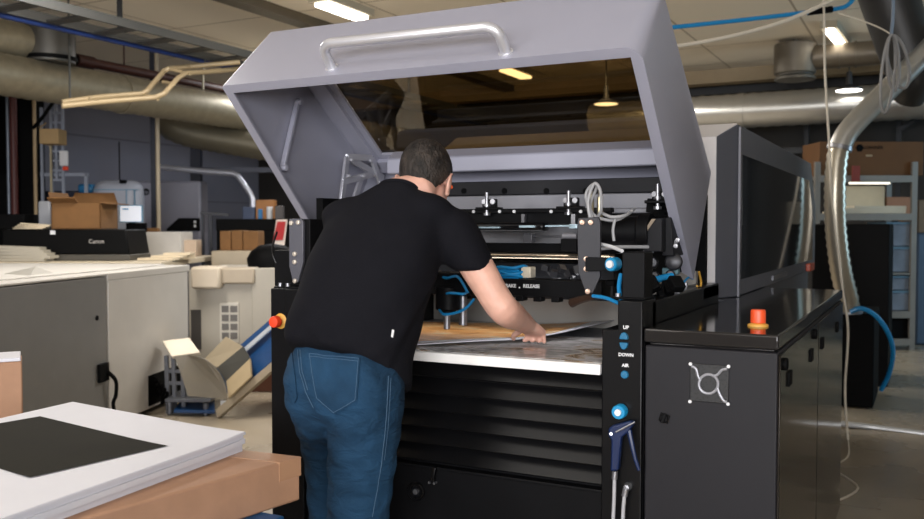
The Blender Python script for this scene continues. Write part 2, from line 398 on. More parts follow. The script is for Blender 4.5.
pts = [hp(0, -.004), hp(0, .05)]+[f0+(f1-f0)*(.045/Lh*(1-math.cos(a)))+nn*(.05+.045*math.sin(a)) for a in [PI/12*k for k in range(1, 7)]]
pts += [f1-(f1-f0)*(.045/Lh*(1-math.cos(a)))+nn*(.05+.045*math.sin(a)) for a in [PI/12*k for k in range(6, 0, -1)]]+[hp(1, .05), hp(1, -.004)]
m = MB().tube(pts, .0175, 16); m.cyl(hp(0, -.002), hp(0, .004), .024); m.cyl(hp(1, -.002), hp(1, .004), .024)
tag(m.build('handle', mat('satin_silver_handle', (206, 206, 212), .3, .55, .02), lid), 'satin silver bow handle on the lid')
m = MB()                        # stay and bracket inside the left wall of the lid
xi = XL+.016
a_, b_ = onX(296, 102, xi), onX(281, 168, xi)
m.bar(a_+Vector((.008, 0, 0)), b_+Vector((.008, 0, 0)), .022, .014); m.cyl(a_, a_+Vector((.03, 0, 0)), .012); m.cyl(b_, b_+Vector((.03, 0, 0)), .012)
m.build('stay_arm', lidgrey, lid, bevel=.002)
m = MB()
def sq(p, q, w=.028, h=.014): m.bar(p, q, w, h, (1, 0, 0))
xb = XL+.10
c1, c2, c3, c4 = onX(347, 157, xb), onX(372, 158, xb+.03), onX(383, 190, xb+.03), onX(341, 205, xb)
sq(c1, c2); sq(c2, c3); sq(c1, c4); sq(c1, onX(383, 178, xb+.03)); sq(onX(362, 175, xb), onX(352, 207, xb)); sq(onX(342, 182, xb), onX(372, 174, xb+.02)); sq(c4, onX(376, 204, xb))
sq(onX(347, 157, XL+.01), c1); sq(onX(341, 205, XL+.01), c4)
for px, py in ((350, 160), (369, 161), (347, 176), (362, 176), (378, 182)): q = onX(px, py, xb+.02); m.cyl(q, q+Vector((.02, -.01, 0)), .008, n=10)
m.build('hinge_bracket', mat('bracket_silver', (188, 188, 196), .35, .6, .03), lid, bevel=.002)
# ------------------------------------------------------------------ the works under the lid
X0, X1 = -2.0, -.80
def zat(px, py, Y): return onY(px, py, Y).z
m = MB(); ya, za, zb = 3.30, zat(500, 181, 3.3), zat(500, 195, 3.3)
m.box(X0, X1, ya, ya+.05, zb, za)
m.build('upper_beam', mat('anthracite_beam', (32, 32, 35), .5, .1, .08, spec=.2), mac, bevel=.003)
m = MB()
for px in (464, 504.5, 546.5, 586): q = onY(px, 191, ya); m.cyl(q+Vector((0, .004, 0)), q+Vector((0, -.003, 0)), .012, n=14)
m.each('beam_hole', blackm, mac)
m = MB(); m.box(X0, X1, 3.29, 3.33, zat(500, 210, 3.29), zb-.002); m.box(X0, X1, 3.25, 3.30, zat(500, 213, 3.25)-.005, zat(500, 209.5, 3.25))
m.build('aluminium_beam', alu, mac, bevel=.004)
m = MB(); zt, zl = zat(500, 210, 3.1), zat(500, 224, 3.1)
m.box(X0, -1.02, 3.08, 3.14, zl, zt); m.box(X0, -1.0, 3.06, 3.10, zat(500, 213, 3.06), zt+.004)
m.build('clamp_rail', blackp, mac, bevel=.003)
cl = None
for px, py in ((488, 207), (569.5, 206), (658.5, 200)):
    Y = 3.07; q = onY(px, py, Y); m = MB()
    m.box(q.x-.045, q.x+.05, Y-.02, Y+.03, q.z-.012, q.z-.001)
    m.box(q.x-.022, q.x+.032, Y-.005, Y+.02, q.z-.002, q.z+.03)
    c_ = m.build('clamp', blackp, mac, bevel=.003)
    m = MB(); m.cyl((q.x, Y-.01, q.z-.03), (q.x, Y-.01, q.z+.055), .007, n=12); m.cyl((q.x, Y-.01, q.z-.032), (q.x, Y-.01, q.z-.022), .014, n=12); m.cyl((q.x, Y-.01, q.z+.002), (q.x, Y-.01, q.z+.012), .014, n=12)
    for dx in (-.012, .024): m.cyl((q.x+dx, Y-.012, q.z+.02), (q.x+dx, Y-.003, q.z+.02), .010, n=12)
    m.build('clamp_screw', chrome, c_)
m = MB()
for px in (474, 500, 514.5, 551.5, 581): q = onY(px, 211.5, 3.06); m.cyl(q+Vector((0, .004, 0)), q+Vector((0, -.006, 0)), .006, n=10)
m.each('rail_screw', letter, mac)
m = MB(); m.box(X0, -1.0, 3.16, 3.20, zat(500, 252, 3.16), zat(500, 224, 3.16)); m.build('web_plate', mat('grey_web_plate', (120, 120, 124), .42, .4, .05), mac)
m = MB(); m.box(X0, onY(545, 230, 3.0).x, 2.99, 3.05, zat(500, 231, 3.0), zat(500, 222.5, 3.0)); m.build('sensor_bar', blackg, mac, bevel=.012)
gls = mat('pale_glass_strip', (190, 214, 226), .15, .3)
m = MB(); 
for a, b, y, h in ((478, 500, 227.5, 1.6), (520, 535, 226.5, 2.2), (546, 572, 226, 1.6), (570, 579, 226.3, 4.2)):
    p, q = onY(a, y, 2.985), onY(b, y-.3, 2.985); hh = h/898*3.25; m.box(p.x, q.x, 2.975, 2.99, p.z-hh/2, p.z+hh/2)
m.each('glass_scale', gls, mac, bevel=.001)
m = MB(); m.box(onY(572, 230, 3.02).x, onY(576, 230, 3.02).x, 3.01, 3.03, zat(574, 229, 3.02), zat(574, 214, 3.02)); m.box(onY(518, 230, 3.02).x, onY(521, 230, 3.02).x, 3.05, 3.07, zat(519, 224, 3.02), zat(519, 214, 3.02)); m.each('spacer', steel, mac)
m = MB(); p, q = onY(530, 236.5, 3.05), onY(578, 236.5, 3.05); m.cyl(p, q, .004, n=8); m.box(p.x-.02, p.x+.015, 3.03, 3.07, p.z-.022, p.z+.008)
for k in range(4): m.cyl((p.x-.016+.009*k, 3.035, p.z+.006), (p.x-.016+.009*k, 3.035, p.z+.014), .003, n=8)
m.build('rod_carriage', mat('dark_zinc', (84, 84, 88), .4, .5), mac, bevel=.002)
m = MB(); p, q = onY(563, 236, 3.0), onY(577, 236, 3.0); m.cyl(p, q, .011, n=14); tag(m.build('air_cylinder', alu, mac), 'small bright air cylinder')
m = MB(); m.box(onY(562, 240, 3.0).x, onY(578, 240, 3.0).x, 2.985, 3.03, zat(570, 252, 3.0), zat(570, 239, 3.0)); m.build('valve_block', blackp, mac, bevel=.003)
m = MB(); m.box(X0, -1.0, 3.12, 3.17, zat(500, 252, 3.12), zat(500, 243, 3.12)); m.build('lower_beam', blackm, mac, bevel=.003)
m = MB(); zr = zat(530, 256, 3.05); m.cyl((X0, 3.05, zr), (-.98, 3.05, zr), .011, n=18); tag(m.build('guide_shaft', mat('polished_shaft', (196, 180, 158), .22, .9), mac), 'polished round guide shaft')
m = MB(); m.box(X0, -1.0, 3.10, 3.3, zat(500, 297, 3.1), zat(500, 262, 3.1)); m.build('carriage_body', mat('carriage_black', (12, 13, 16), .5, .0, spec=.15), mac, bevel=.004)
m = MB(); Yb = 2.92; zt, zl = zat(530, 279.5, Yb), zat(530, 296.5, Yb)
m.box(-1.80, -.985, Yb, Yb+.10, zl, zt)
for k in range(8): x = -1.58+.068*k; m.box(x, x+.03, Yb+.005, Yb+.05, zl-.018, zl+.003)
bb = m.build('brake_bar', blackp, mac, bevel=.003)
m = MB(); tx(m, 'BRAKE', 509.5, 285.8, .017, Yb-.0015, .0006); tx(m, 'RELEASE', 531.3, 286.3, .017, Yb-.0015, .0006); q = onY(519.5, 287.5, Yb-.001); m.cyl(q, q+Vector((0, -.001, 0)), .003, n=8); m.build('lettering', letter, bb, smooth=False)
# blue manifold and hoses
m = MB()
for k in range(4):
    y = 269+3.4*k; m.tube([onY(488, y+1, 2.97), onY(500, y-2+k, 2.94), onY(512, y-1+(k % 2)*3, 2.93), onY(524, y-3+2*k, 2.96), onY(528, 268+2*k, 3.0)], .0055, 8, 5)
m.box(onY(494, 275, 2.96).x, onY(520, 275, 2.96).x, 2.95, 2.99, zat(507, 281, 2.96), zat(507, 269, 2.96))
m.each('manifold_hose', hosebl, mac)
m = MB(); p = onY(527, 270, 2.97); m.box(p.x-.016, p.x+.022, 2.95, 3.0, p.z-.028, p.z+.012); tag(m.build('hose_connector', mat('ivory_connector', (206, 196, 176), .5), mac, bevel=.004), 'ivory hose connector')
m = MB()
for k in range(5): q = onY(546+8*k, 268+(k*5) % 9, 3.02); m.cb(q, (.025, .03, .02), (.3*k, .2, .4*k)); m.tube([q, q+Vector((.02, .0, -.03)), q+Vector((.05, .02, -.035))], .004, 7, 4)
m.each('cable_clip', mat('dark_cable', (40, 40, 44), .4), mac)
# pick-up head at the left under the brake bar, seen below his arm
m = MB(); q = onY(448, 300, 2.86); m.cyl((q.x, 2.86, q.z-.035), (q.x, 2.86, q.z+.05), .045, n=22); m.cyl((q.x, 2.86, q.z-.05), (q.x, 2.86, q.z-.035), .030, n=18); m.box(q.x-.09, q.x+.10, 2.84, 2.95, q.z+.02, q.z+.10); m.build('pickup_head', blackp, mac, bevel=.004)
m = MB()
for px, py0, py1, r in ((447, 308, 329, .012), (463, 296, 325, .015), (456, 297, 311, .008)):
    a, b = onY(px, py0, 2.88), onY(px, py1, 2.88); m.cyl(a, b, r, n=14)
m.each('pickup_pin', steel, mac)
m = MB()
m.tube([onY(440, 276, 2.86), onY(447, 278, 2.83), onY(458, 277, 2.82), onY(468, 293, 2.82)], .005, 8, 6)
m.tube([onY(440, 296, 2.86), onY(450, 293, 2.81), onY(463, 294, 2.82), onY(467, 292, 2.84)], .005, 8, 6)
m.tube([onY(438, 306, 2.84), onY(443, 314, 2.8), onY(455, 313, 2.8), onY(466, 308, 2.8), onY(474, 299, 2.83)], .005, 8, 6)
m.each('air_line', hosebl, mac)
# right bracket, post box, knobs
brk = mat('bracket_grey', (44, 44, 49), .42, .2, .05)
Y = 2.74
def fp2(pts, Y): return [(lambda q: (q.x, q.z))(onY(a, b, Y)) for a, b in pts]
m = MB(); m.prY(fp2([(578, 218), (598, 217), (600, 222), (600, 277), (593, 293), (586, 294), (578, 272), (577, 224)], Y), Y, Y+.014); rb = m.build('bracket_plate', brk, mac, bevel=.002)
m = MB()
for px, py in ((582.5, 222.5), (591, 222.5), (586.5, 259), (586.5, 269), (588, 291.5)): q = onY(px, py, Y); m.lathe(q, (0, -1, 0), [(0, .009), (.006, .008), (.007, 0)], 12)
m.each('bolt', mat('copper_steel_bolt', (206, 176, 156), .3, .7), rb)
m = MB(); m.prY(fp2([(587, 257), (620, 258), (620, 271), (587, 271)], Y-.002), Y-.02, Y-.002); m.build('knob_arm', blackp, mac, bevel=.002)
q = onY(616, 264, Y-.02); m = MB(); m.lathe(q, (-.25, -1, 0), [(0, .022), (.03, .022), (.034, .019), (.034, 0)], 24); kb = m.build('adjusting_knob', knobbl, mac)
m = MB(); m.lathe(q+Vector((-.25, -1, 0)).normalized()*.034, (-.25, -1, 0), [(0, .013), (.006, .012), (.007, 0)], 16); tag(m.build('knob_cap', letter, kb), 'white cap of the blue knob')
q = onY(629, 264, Y-.01); m = MB(); m.lathe(q+Vector((0, .01, 0)), (.2, -1, 0), [(0, .022), (.02, .022), (.024, .018), (.024, 0)], 8); tag(m.build('lock_nut', mat('white_nut', (206, 206, 208), .45), mac, bevel=.003), 'white locking nut')
Yp = 2.60; a, b = onY(622, 252, Yp), onY(646, 302, Yp)
m = MB(); m.box(a.x, -.745, Yp, Yp+.09, 1.155, a.z); m.box(a.x-.03, -.74, Yp-.005, Yp+.10, 1.155, 1.162); m.build('post_box', blackp, mac, bevel=.004)
m = MB()
for x in (a.x-.015, a.x+.06): m.cyl((x, Yp+.01, 1.162), (x, Yp+.01, 1.172), .009, n=12)
m.each('post_screw', steel, mac)
m = MB(); m.tube([onY(600, 244, 2.8), onY(612, 247, 2.76), onY(622, 251, 2.7)], .006, 8, 6); tag(m.build('white_cable', letter, mac), 'short white cable by the bracket')
m = MB()
m.tube([onY(591, 222, 2.8), onY(588, 202, 2.8), onY(594, 184, 2.8), onY(600, 190, 2.8), onY(601, 210, 2.82), onY(594, 222, 2.85)], .0055, 8, 8)
m.tube([onY(593, 220, 2.82), onY(586, 197, 2.82), onY(591, 186, 2.82), onY(597, 186, 2.83), onY(590, 206, 2.84), onY(597, 217, 2.84), onY(616, 220, 2.85), onY(632, 211, 2.9)], .0055, 8, 8)
m.tube([onY(602, 213, 2.84), onY(612, 217, 2.82), onY(626, 215, 2.85), onY(634, 209, 2.95)], .0055, 8, 8)
m.tube([onY(615, 219, 2.83), onY(613, 230, 2.83), onY(614, 241, 2.83)], .005, 8, 5)
m.tube([onY(600, 249, 2.8), onY(620, 247, 2.85), onY(648, 247, 2.95)], .006, 8, 5)
m.each('cable_loop', mat('pale_grey_cable', (150, 150, 152), .45), mac)
m = MB()
for px in (591, 600): q = onY(px, 212, 2.86); m.cyl(q+Vector((0, 0, -.03)), q+Vector((0, 0, .05)), .010, n=10); m.cyl(q+Vector((0, 0, .05)), q+Vector((0, 0, .07)), .006, n=10)
m.build('brass_fitting', mat('nickel_fitting', (180, 170, 140), .3, .8), mac)
m = MB()
m.tube([onY(593, 296, 2.72), onY(606, 298, 2.68), onY(620, 304, 2.64)], .006, 8, 6); m.tube([onY(621, 274, 2.68), onY(619, 288, 2.66), onY(622, 303, 2.64)], .007, 8, 5); m.tube([onY(636, 287, 2.8), onY(652, 281, 2.92), onY(672, 276, 3.0)], .012, 8, 5)
m.tube([onX(682, 287, -.79), onX(684, 282, -.79), onX(689, 277, -.78), onX(693, 279, -.77)], .004, 8, 6); m.tube([onX(660, 298, -.79), onX(675, 291, -.79), onX(684, 287, -.79)], .004, 8, 6)
m.each('air_tube', hosebl, mac)
m = MB(); m.tube([onX(699, 272, -.76), onX(701, 282, -.76), onX(700, 287, -.76), onX(697, 286, -.76)], .004, 8, 6); tag(m.build('earth_wire', mat('yellow_wire', (206, 156, 60), .45), mac), 'thin yellow wire at the foot of the lid')
# dark drive units in the right end
m = MB()
def cyX(px0, px1, py, Y, r): p = onY(px0, py, Y); q = onY(px1, py, Y); m.cyl((p.x, Y, p.z), (q.x, Y, p.z), r, n=24)
cyX(600, 640, 232, 3.0, .055); cyX(640, 652, 232, 3.0, .065); m.build('drive_motor', blackp, mac, bevel=.004)
m = MB(); m.prY(fp2([(640, 238), (652, 218), (662, 218), (662, 252), (644, 252)], 2.95), 2.95, 3.05); m.prY(fp2([(662, 218), (671, 217), (674, 256), (662, 256)], 3.0), 3.0, 3.2); m.each('gear_housing', mat('housing_charcoal', (24, 24, 27), .5, .0, spec=.15), mac, bevel=.004)
m = MB(); q = onY(650, 222, 2.96); m.prY(fp2([(641, 236), (652, 219), (656, 219), (644, 236)], 2.949), 2.944, 2.95); tag(m.build('guard_edge', mat('tan_guard', (120, 106, 88), .5), mac), 'tan edge of the belt guard')
m = MB()
for px, py, r in ((676, 243, .012), (674, 262, .03), (671, 275, .016), (652, 263, .022), (655, 276, .016), (664, 290, .01), (640, 291, .012)):
    q = onY(px, py, 3.05); m.lathe(q, (.2, -1, .1), [(0, r), (.03, r), (.034, r*.8), (.034, 0)], 16)
m.each('idler_roller', mat('roller_dark', (38, 38, 42), .35, .4), mac, bevel=.002)
m = MB(); q = onY(671, 271, 3.05); m.cb(q, (.055, .03, .022)); tag(m.build('sensor_head', mat('teal_grey_plastic', (74, 104, 112), .4), mac, bevel=.003), 'grey blue sensor block')
m = MB()
for k in range(9): q = onY(612+8*k, 283+(k*7) % 11, 2.85+.03*(k % 4)); m.cb(q, (.03, .05, .02+.012*(k % 3)), (.2*k, .1*k, .3*k))
for k in range(4): q = onY(655+6*k, 206+3*k, 3.15); m.cb(q, (.05, .05, .05), (.3*k, .1, 0))
m.box(-1.0, -.83, 3.18, 3.5, 1.2, 1.42)
m.each('drive_unit', blackm, mac, bevel=.004)
m = MB()
for px, py in ((646, 251), (652, 251), (676, 246), (678, 240), (660, 295), (668, 289), (672, 287)): q = onY(px, py, 2.96); m.lathe(q, (0, -1, 0), [(0, .008), (.007, .007), (.008, 0)], 10)
m.each('unit_screw', steel, mac)
m = MB(); p = onY(600, 295, 2.7); m.tube([onY(572, 303, 2.8), onY(580, 300, 2.78), onY(592, 297, 2.74)], lambda t: .016-.006*t, 10, 4); tag(m.build('nozzle', mat('rust_brown', (58, 40, 30), .5, .3), mac), 'dark brown nozzle tip')
# left bracket
Yl = 2.60
m = MB(); m.prY(fp2([(289, 219), (301, 218.5), (303, 222), (303, 262), (298, 282), (293, 283), (289, 266)], Yl), Yl, Yl+.014); lb = m.build('bracket_plate', mat('bracket_mid_grey', (84, 84, 92), .42, .2, .05), mac, bevel=.002)
m = MB()
for px, py in ((291.5, 223), (298.5, 222.5), (295, 254), (295, 262), (295.3, 281)): q = onY(px, py, Yl); m.lathe(q, (0, -1, 0), [(0, .009), (.006, .008), (.007, 0)], 12)
m.each('bolt', mat('pale_bolt', (214, 204, 190), .3, .6), lb)
m = MB(); p, q = onY(300, 219, Yl+.02), onY(311, 255, Yl+.02); m.box(p.x, q.x, Yl+.015, Yl+.14, 1.15, p.z); m.box(onY(281, 250, 2.7).x, p.x, 2.66, 2.78, 1.15, onY(281, 250, 2.7).z); m.box(onY(277, 289, Yl).x, q.x, Yl-.02, Yl+.12, 1.148, 1.156); m.build('left_block', blackp, mac, bevel=.003)
m = MB()
for px in (280.5, 288): q = onY(px, 287.5, Yl-.01); m.cyl((q.x, q.y, 1.156), (q.x, q.y, 1.168), .009, n=12)
m.each('post_screw', steel, mac)
m = MB(); m.tube([onY(277, 232, 2.7), onY(272, 250, 2.66), onY(276, 263, 2.66)], .004, 8, 6); m.build('sensor_wire', blackg, mac)
# ------------------------------------------------------------------ sheets on the table
def sheet(name, poly, z, mats, label, cat, group=None, hz=None, nx=24, ny=10, th=.0025):
    a, b, c, d = [Vector(p) for p in poly]   # near-left, near-right, far-right, far-left (x, y)
    top, bot = [], []
    m = MB()
    for j in range(ny+1):
        for i in range(nx+1):
            u, v = i/nx, j/ny
            p = (a*(1-u)+b*u)*(1-v)+(d*(1-u)+c*u)*v
            h = hz(u, v) if hz else 0
            top.append((p.x, p.y, z+h+th)); bot.append((p.x, p.y, z+h))
    n = len(top); fs = []
    W_ = nx+1
    for j in range(ny):
        for i in range(nx):
            k = j*W_+i; fs.append((k, k+1, k+W_+1, k+W_)); fs.append((n+k, n+k+W_, n+k+W_+1, n+k+1))
    per = [i for i in range(nx)]+[j*W_+nx for j in range(ny)]+[ny*W_+i for i in range(nx, 0, -1)]+[j*W_ for j in range(ny, 0, -1)]
    for k in range(len(per)):
        p, q = per[k], per[(k+1) % len(per)]; fs.append((p, n+p, n+q, q))
    m.add(top+bot, fs)
    return m, top, W_
def printmat(name, ramp, scale, stretch, dist=1.2, rough=.3):
    mt = bpy.data.materials.new(name); mt.use_nodes = True; N, K, b = nodes(mt); b.inputs['Roughness'].default_value = rough
    tc = N.new('ShaderNodeTexCoord'); mp = N.new('ShaderNodeMapping'); mp.inputs['Scale'].default_value = stretch; K.new(tc.outputs['Object'], mp.inputs[0])
    no = N.new('ShaderNodeTexNoise'); no.inputs['Scale'].default_value = scale; no.inputs['Detail'].default_value = 6; no.inputs['Distortion'].default_value = dist; K.new(mp.outputs[0], no.inputs['Vector'])
    rp = N.new('ShaderNodeValToRGB'); e = rp.color_ramp.elements
    e[0].position, e[0].color = ramp[0][0], lin(ramp[0][1])+(1,); e[1].position, e[1].color = ramp[-1][0], lin(ramp[-1][1])+(1,)
    for p, c in ramp[1:-1]: q = e.new(p); q.color = lin(c)+(1,)
    K.new(no.outputs[0], rp.inputs[0]); K.new(rp.outputs[0], b.inputs['Base Color']); return mt
pm = printmat('grey_brown_print', [(.3, (104, 100, 98)), (.42, (160, 156, 154)), (.52, (196, 192, 190)), (.6, (150, 124, 92)), (.72, (104, 88, 76))], 5, (1, 1.8, 1), 1.5, .22)
gm = printmat('golden_brown_print', [(.3, (150, 92, 40)), (.45, (206, 146, 80)), (.56, (222, 168, 104)), (.66, (206, 190, 160)), (.78, (170, 112, 54))], 7, (1, 2.2, 1), .9, .4)
m, tp, W_ = sheet('s', [(-1.74, 2.575), (-.868, 2.575), (-.868, 3.15), (-1.74, 3.15)], .9602, None, '', '')
o = m.build('printed_sheet', [pm], origin=(-1.3, 2.85, .9602)); tag(o, 'glossy grey and brown printed sheet lying flat on the table', 'sheet')
def hz(u, v):
    return .004+.012*math.sin(u*PI)*.4*(1-v)+.075*max(0, u-.62)**1.6*1.6
ps = [onZ(408, 345.5, .968), onZ(566, 334, .985), onZ(618, 318, 1.0), onZ(404, 321, .968)]
P2 = [(q.x, q.y) for q in ps]
m, tp, W_ = sheet('s', P2, .9632, None, '', '', hz=hz, nx=30, ny=12)
lift = thing('lifted_sheet', 'golden brown printed sheet lifted at one corner by the hand', 'sheet', (sum(p[0] for p in P2)/4, sum(p[1] for p in P2)/4, .9632))
m.build('sheet', paper, lift)
m = MB(); pts = []; nx, ny = 30, 12
def bl(u, v):
    a, b, c, d = [Vector(p) for p in P2]; p = (a*(1-u)+b*u)*(1-v)+(d*(1-u)+c*u)*v; return (p.x, p.y, .9632+hz(u, v)+.0032)
for j in range(ny+1):
    for i in range(nx+1): pts.append(bl(.01+.88*i/nx, .10+.86*j/ny))
m.add(pts, [(j*(nx+1)+i, j*(nx+1)+i+1, (j+1)*(nx+1)+i+1, (j+1)*(nx+1)+i) for j in range(ny) for i in range(nx)])
tag(m.build('printed_area', gm, lift), 'golden brown print')
# ------------------------------------------------------------------ air gun
g = thing('air_gun', 'navy blue air gun hanging on the black post below the blue knob', 'air gun', front(621, 430))
def g2(pts): return [(lambda q: (q.x, q.z))(onY(a, b, 2.53)) for a, b in pts]
m = MB(); m.prY(g2([(609, 428), (613, 425), (632, 420), (635, 423), (629, 432), (622, 437), (619, 470), (611, 471), (612, 440), (609, 435)]), 2.52, 2.545); gb = m.build('gun_body', gunbl, g, bevel=.006, segs=3)
m = MB(); m.tube([onY(629, 430, 2.53), onY(632, 445, 2.525), onY(635, 458, 2.525), onY(639, 470, 2.53)], lambda t: .008-.003*t, 8, 5); m.build('trigger', gunbl, g)
m = MB(); m.cyl(onY(616, 432, 2.517), onY(635, 422, 2.515), .003, n=8); m.cyl(onY(611, 434, 2.52), onY(611, 434, 2.512), .005, n=8); m.build('gun_trim', steel, g)
m = MB(); m.cyl(onY(615, 471, 2.532), onY(614.5, 479, 2.532), .009, n=12); m.build('hose_coupling', chrome, g)
m = MB(); m.tube([onY(614.5, 478, 2.532), onY(614, 500, 2.53), onY(613, 530, 2.53), onY(613, 600, 2.53)], .0055, 10, 6); tag(m.build('gun_hose', mat('clear_grey_hose', (160, 160, 164), .3), g), 'pale grey hose of the gun')
m = MB(); a = onY(626, 488, 2.53); m.lathe(Vector((a.x, 2.562, a.z)), (0, -1, 0), [(0, .012), (.02, .012), (.03, .008), (.032, 0)], 12); m.cyl(a, onY(624.5, 496, 2.53), .009, n=12)
hh = thing('air_hose', 'pale air hose plugged into the black post beside the gun hose', 'hose', (a.x, 2.557, a.z)); m.build('hose_coupling', chrome, hh)
m = MB(); m.tube([onY(624.5, 495, 2.53), onY(623, 515, 2.53), onY(622, 560, 2.53), onY(622, 640, 2.53)], .0055, 10, 6); m.build('hose_line', mat('clear_grey_hose', (160, 160, 164), .3), hh)
# ------------------------------------------------------------------ control cabinet
XA, XB, YF, YR = -.730, -.361, FY, 4.56
cab = thing('control_cabinet', 'dark grey metal cabinet with fan grille right of the press', 'cabinet', ((XA+XB)/2, (YF+YR)/2, 0))
m = MB().box(XA, XB, YF, YR, .03, 1.028); m.box(XA+.02, XB-.02, YF+.03, YR-.03, 0, .03)
cbod = m.build('body', cabm, cab, bevel=.005)
m = MB().box(XA-.002, XB+.003, YF-.006, YR+.004, 1.036, 1.077).box(XA+.01, XB-.01, YF+.01, YR-.01, 1.026, 1.038)
m.build('top', mat('cabinet_top_gloss', (40, 38, 38), .11, .35, .08, 5), cab, bevel=.006, segs=3)
m = MB().box(XB-.001, XB+.006, YF+.012, 3.50, .05, 1.02).box(XB-.001, XB+.006, 3.52, YR-.01, .05, 1.02); sd = m.build('side_door', cabs, cab, bevel=.002)
def lat(px, py, sq=True):
    q = onX(px, py, XB+.006); m = MB()
    if sq: m.box(XB+.005, XB+.012, q.y-.03, q.y+.03, q.z-.021, q.z+.021)
    else: m.lathe(Vector((XB+.005, q.y, q.z)), (1, 0, 0), [(0, .018), (.010, .018), (.012, .014), (.012, 0)], 16)
    m.build('latch', blackm, sd, bevel=.002)
for px, py in ((789, 378), (811, 355), (822, 343), (837, 327)): lat(px, py)
for px, py in ((784, 364), (814, 334)): lat(px, py, False)
# fan grille: plate, guard ring, arms, screws
q0, q1 = onY(690, 364, YF), onY(729, 403, YF); fx, fz = (q0.x+q1.x)/2, (q0.z+q1.z)/2; hw = .054
gm_ = mat('perforated_black', (24, 24, 27), .5); N, K, b = nodes(gm_)
tc = N.new('ShaderNodeTexCoord'); vo = N.new('ShaderNodeTexVoronoi'); vo.inputs['Scale'].default_value = 140; K.new(tc.outputs['Object'], vo.inputs[0]); cr = N.new('ShaderNodeValToRGB'); cr.color_ramp.elements[0].position = .30; cr.color_ramp.elements[0].color = (.001, .001, .001, 1); cr.color_ramp.elements[1].position = .45; cr.color_ramp.elements[1].color = (.012, .012, .013, 1); K.new(vo.outputs['Distance'], cr.inputs[0]); K.new(cr.outputs[0], b.inputs['Base Color'])
m = MB().box(fx-hw, fx+hw, YF-.004, YF+.002, fz-hw, fz+hw); gr = m.build('fan_grille', gm_, cab, bevel=.002)
m = MB(); y = YF-.007
def g3(px, py): q = onY(px, py, y); return (q.x, y, q.z)
cxp, cyp = 708.5, 384
ringp = [g3(cxp+9.6*math.cos(a), cyp+9.6*math.sin(a)) for a in [2*PI*k/24 for k in range(24)]]
m.tube(ringp, .0042, 8, 0, True)
m.tube([g3(691.5, 366), g3(696, 369), g3(698, 376), g3(700.5, 381)], .004, 8, 5); m.tube([g3(727, 369), g3(722, 370), g3(717, 375), g3(712, 375.5)], .004, 8, 5); m.tube([g3(717, 387), g3(720, 395), g3(724, 401), g3(727, 402)], .004, 8, 5)
tag(m.build('guard_ring', mat('pale_wire', (150, 150, 156), .4, .4), gr), 'pale wire ring with three arms')
m = MB()
for px, py in ((690.5, 364), (728.5, 366.5), (690, 401.5), (728, 404)): q = onY(px, py, YF-.003); m.lathe(q, (0, -1, 0), [(0, .0055), (.004, .0045), (.005, 0)], 10)
m.each('grille_screw', letter, gr)
q = onY(664.5, 418, YF); m = MB(); m.cb(q+Vector((0, -.002, 0)), (.028, .006, .026), (0, .3, 0)); m.lathe(q, (0, -1, 0), [(0, .013), (.012, .012), (.013, 0)], 14); m.bar(q+Vector((-.004, -.016, -.012)), q+Vector((.006, -.016, .016)), .006, .01); m.build('door_lock', blackp, cab, bevel=.002)
q = onZ(758, 326, 1.077); m = MB(); m.lathe((q.x, q.y, 1.076), (0, 0, 1), [(0, .030), (.006, .030), (.010, .02), (.012, .016)], 24); m.build('stop_button_base', yelpl, cab)
m = MB(); m.lathe((q.x, q.y, 1.084), (0, 0, 1), [(0, .016), (.004, .022), (.036, .022), (.042, .020), (.043, 0)], 24); tag(m.build('stop_button', mat('orange_red_plastic', (232, 84, 40), .4), cab), 'orange red stop button')
# ------------------------------------------------------------------ rear enclosure
XE, YE0, YE1, ZE0, ZE1 = -.715, 3.74, 6.75, 1.078, 1.80
re = thing('rear_enclosure', 'grey hood with a long dark side window behind the press', 'enclosure', (-1.4, 5.2, ZE0))
m = MB(); ch = .13; cx = .06
pf = [(YE0, ZE0), (YE0, ZE1-.06), (YE0+ch, ZE1), (YE1-.3, ZE1), (YE1, ZE1-.28), (YE1, ZE0)]
m.box(-2.05, -.742, YE0, 6.6, .0, ZE0-.004)
vs = [(-2.05, y, z) for y, z in pf]+[(XE-cx, YE0, ZE0), (XE-cx, YE0, ZE1-.06), (XE, YE0+ch, ZE1), (XE, YE1-.3, ZE1), (XE, YE1, ZE1-.28), (XE, YE1, ZE0), (XE, YE0+ch, ZE0)]
m.add(vs, [(0, 1, 2, 3, 4, 5), (0, 6, 7, 1), (1, 7, 8, 2), (2, 8, 9, 3), (3, 9, 10, 4), (4, 10, 11, 5), (6, 12, 8, 7), (12, 11, 10, 9, 8), (0, 5, 11, 12, 6)])
enc = m.build('shell', mat('enclosure_grey', (78, 80, 88), .42, .15, .03), re, bevel=.004)
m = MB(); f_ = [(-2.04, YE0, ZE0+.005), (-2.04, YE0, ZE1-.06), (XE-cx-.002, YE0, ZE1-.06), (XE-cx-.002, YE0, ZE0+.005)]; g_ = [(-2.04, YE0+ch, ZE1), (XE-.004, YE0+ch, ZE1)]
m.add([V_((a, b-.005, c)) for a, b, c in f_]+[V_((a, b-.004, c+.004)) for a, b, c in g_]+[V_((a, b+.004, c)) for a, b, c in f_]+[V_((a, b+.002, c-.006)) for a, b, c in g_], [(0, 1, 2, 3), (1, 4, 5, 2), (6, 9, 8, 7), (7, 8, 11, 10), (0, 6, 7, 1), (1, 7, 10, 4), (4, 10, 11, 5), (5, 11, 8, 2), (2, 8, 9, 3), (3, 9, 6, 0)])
tag(m.build('front_panel', mat('pale_front', (196, 192, 192), .45, 0, .02), re), 'pale front and bevelled top edge')  # front face and top bevel given a paler colour than the shell
dkg = mat('dark_glossy_pane', (7, 6, 7), .05, 0, 0, spec=.4)
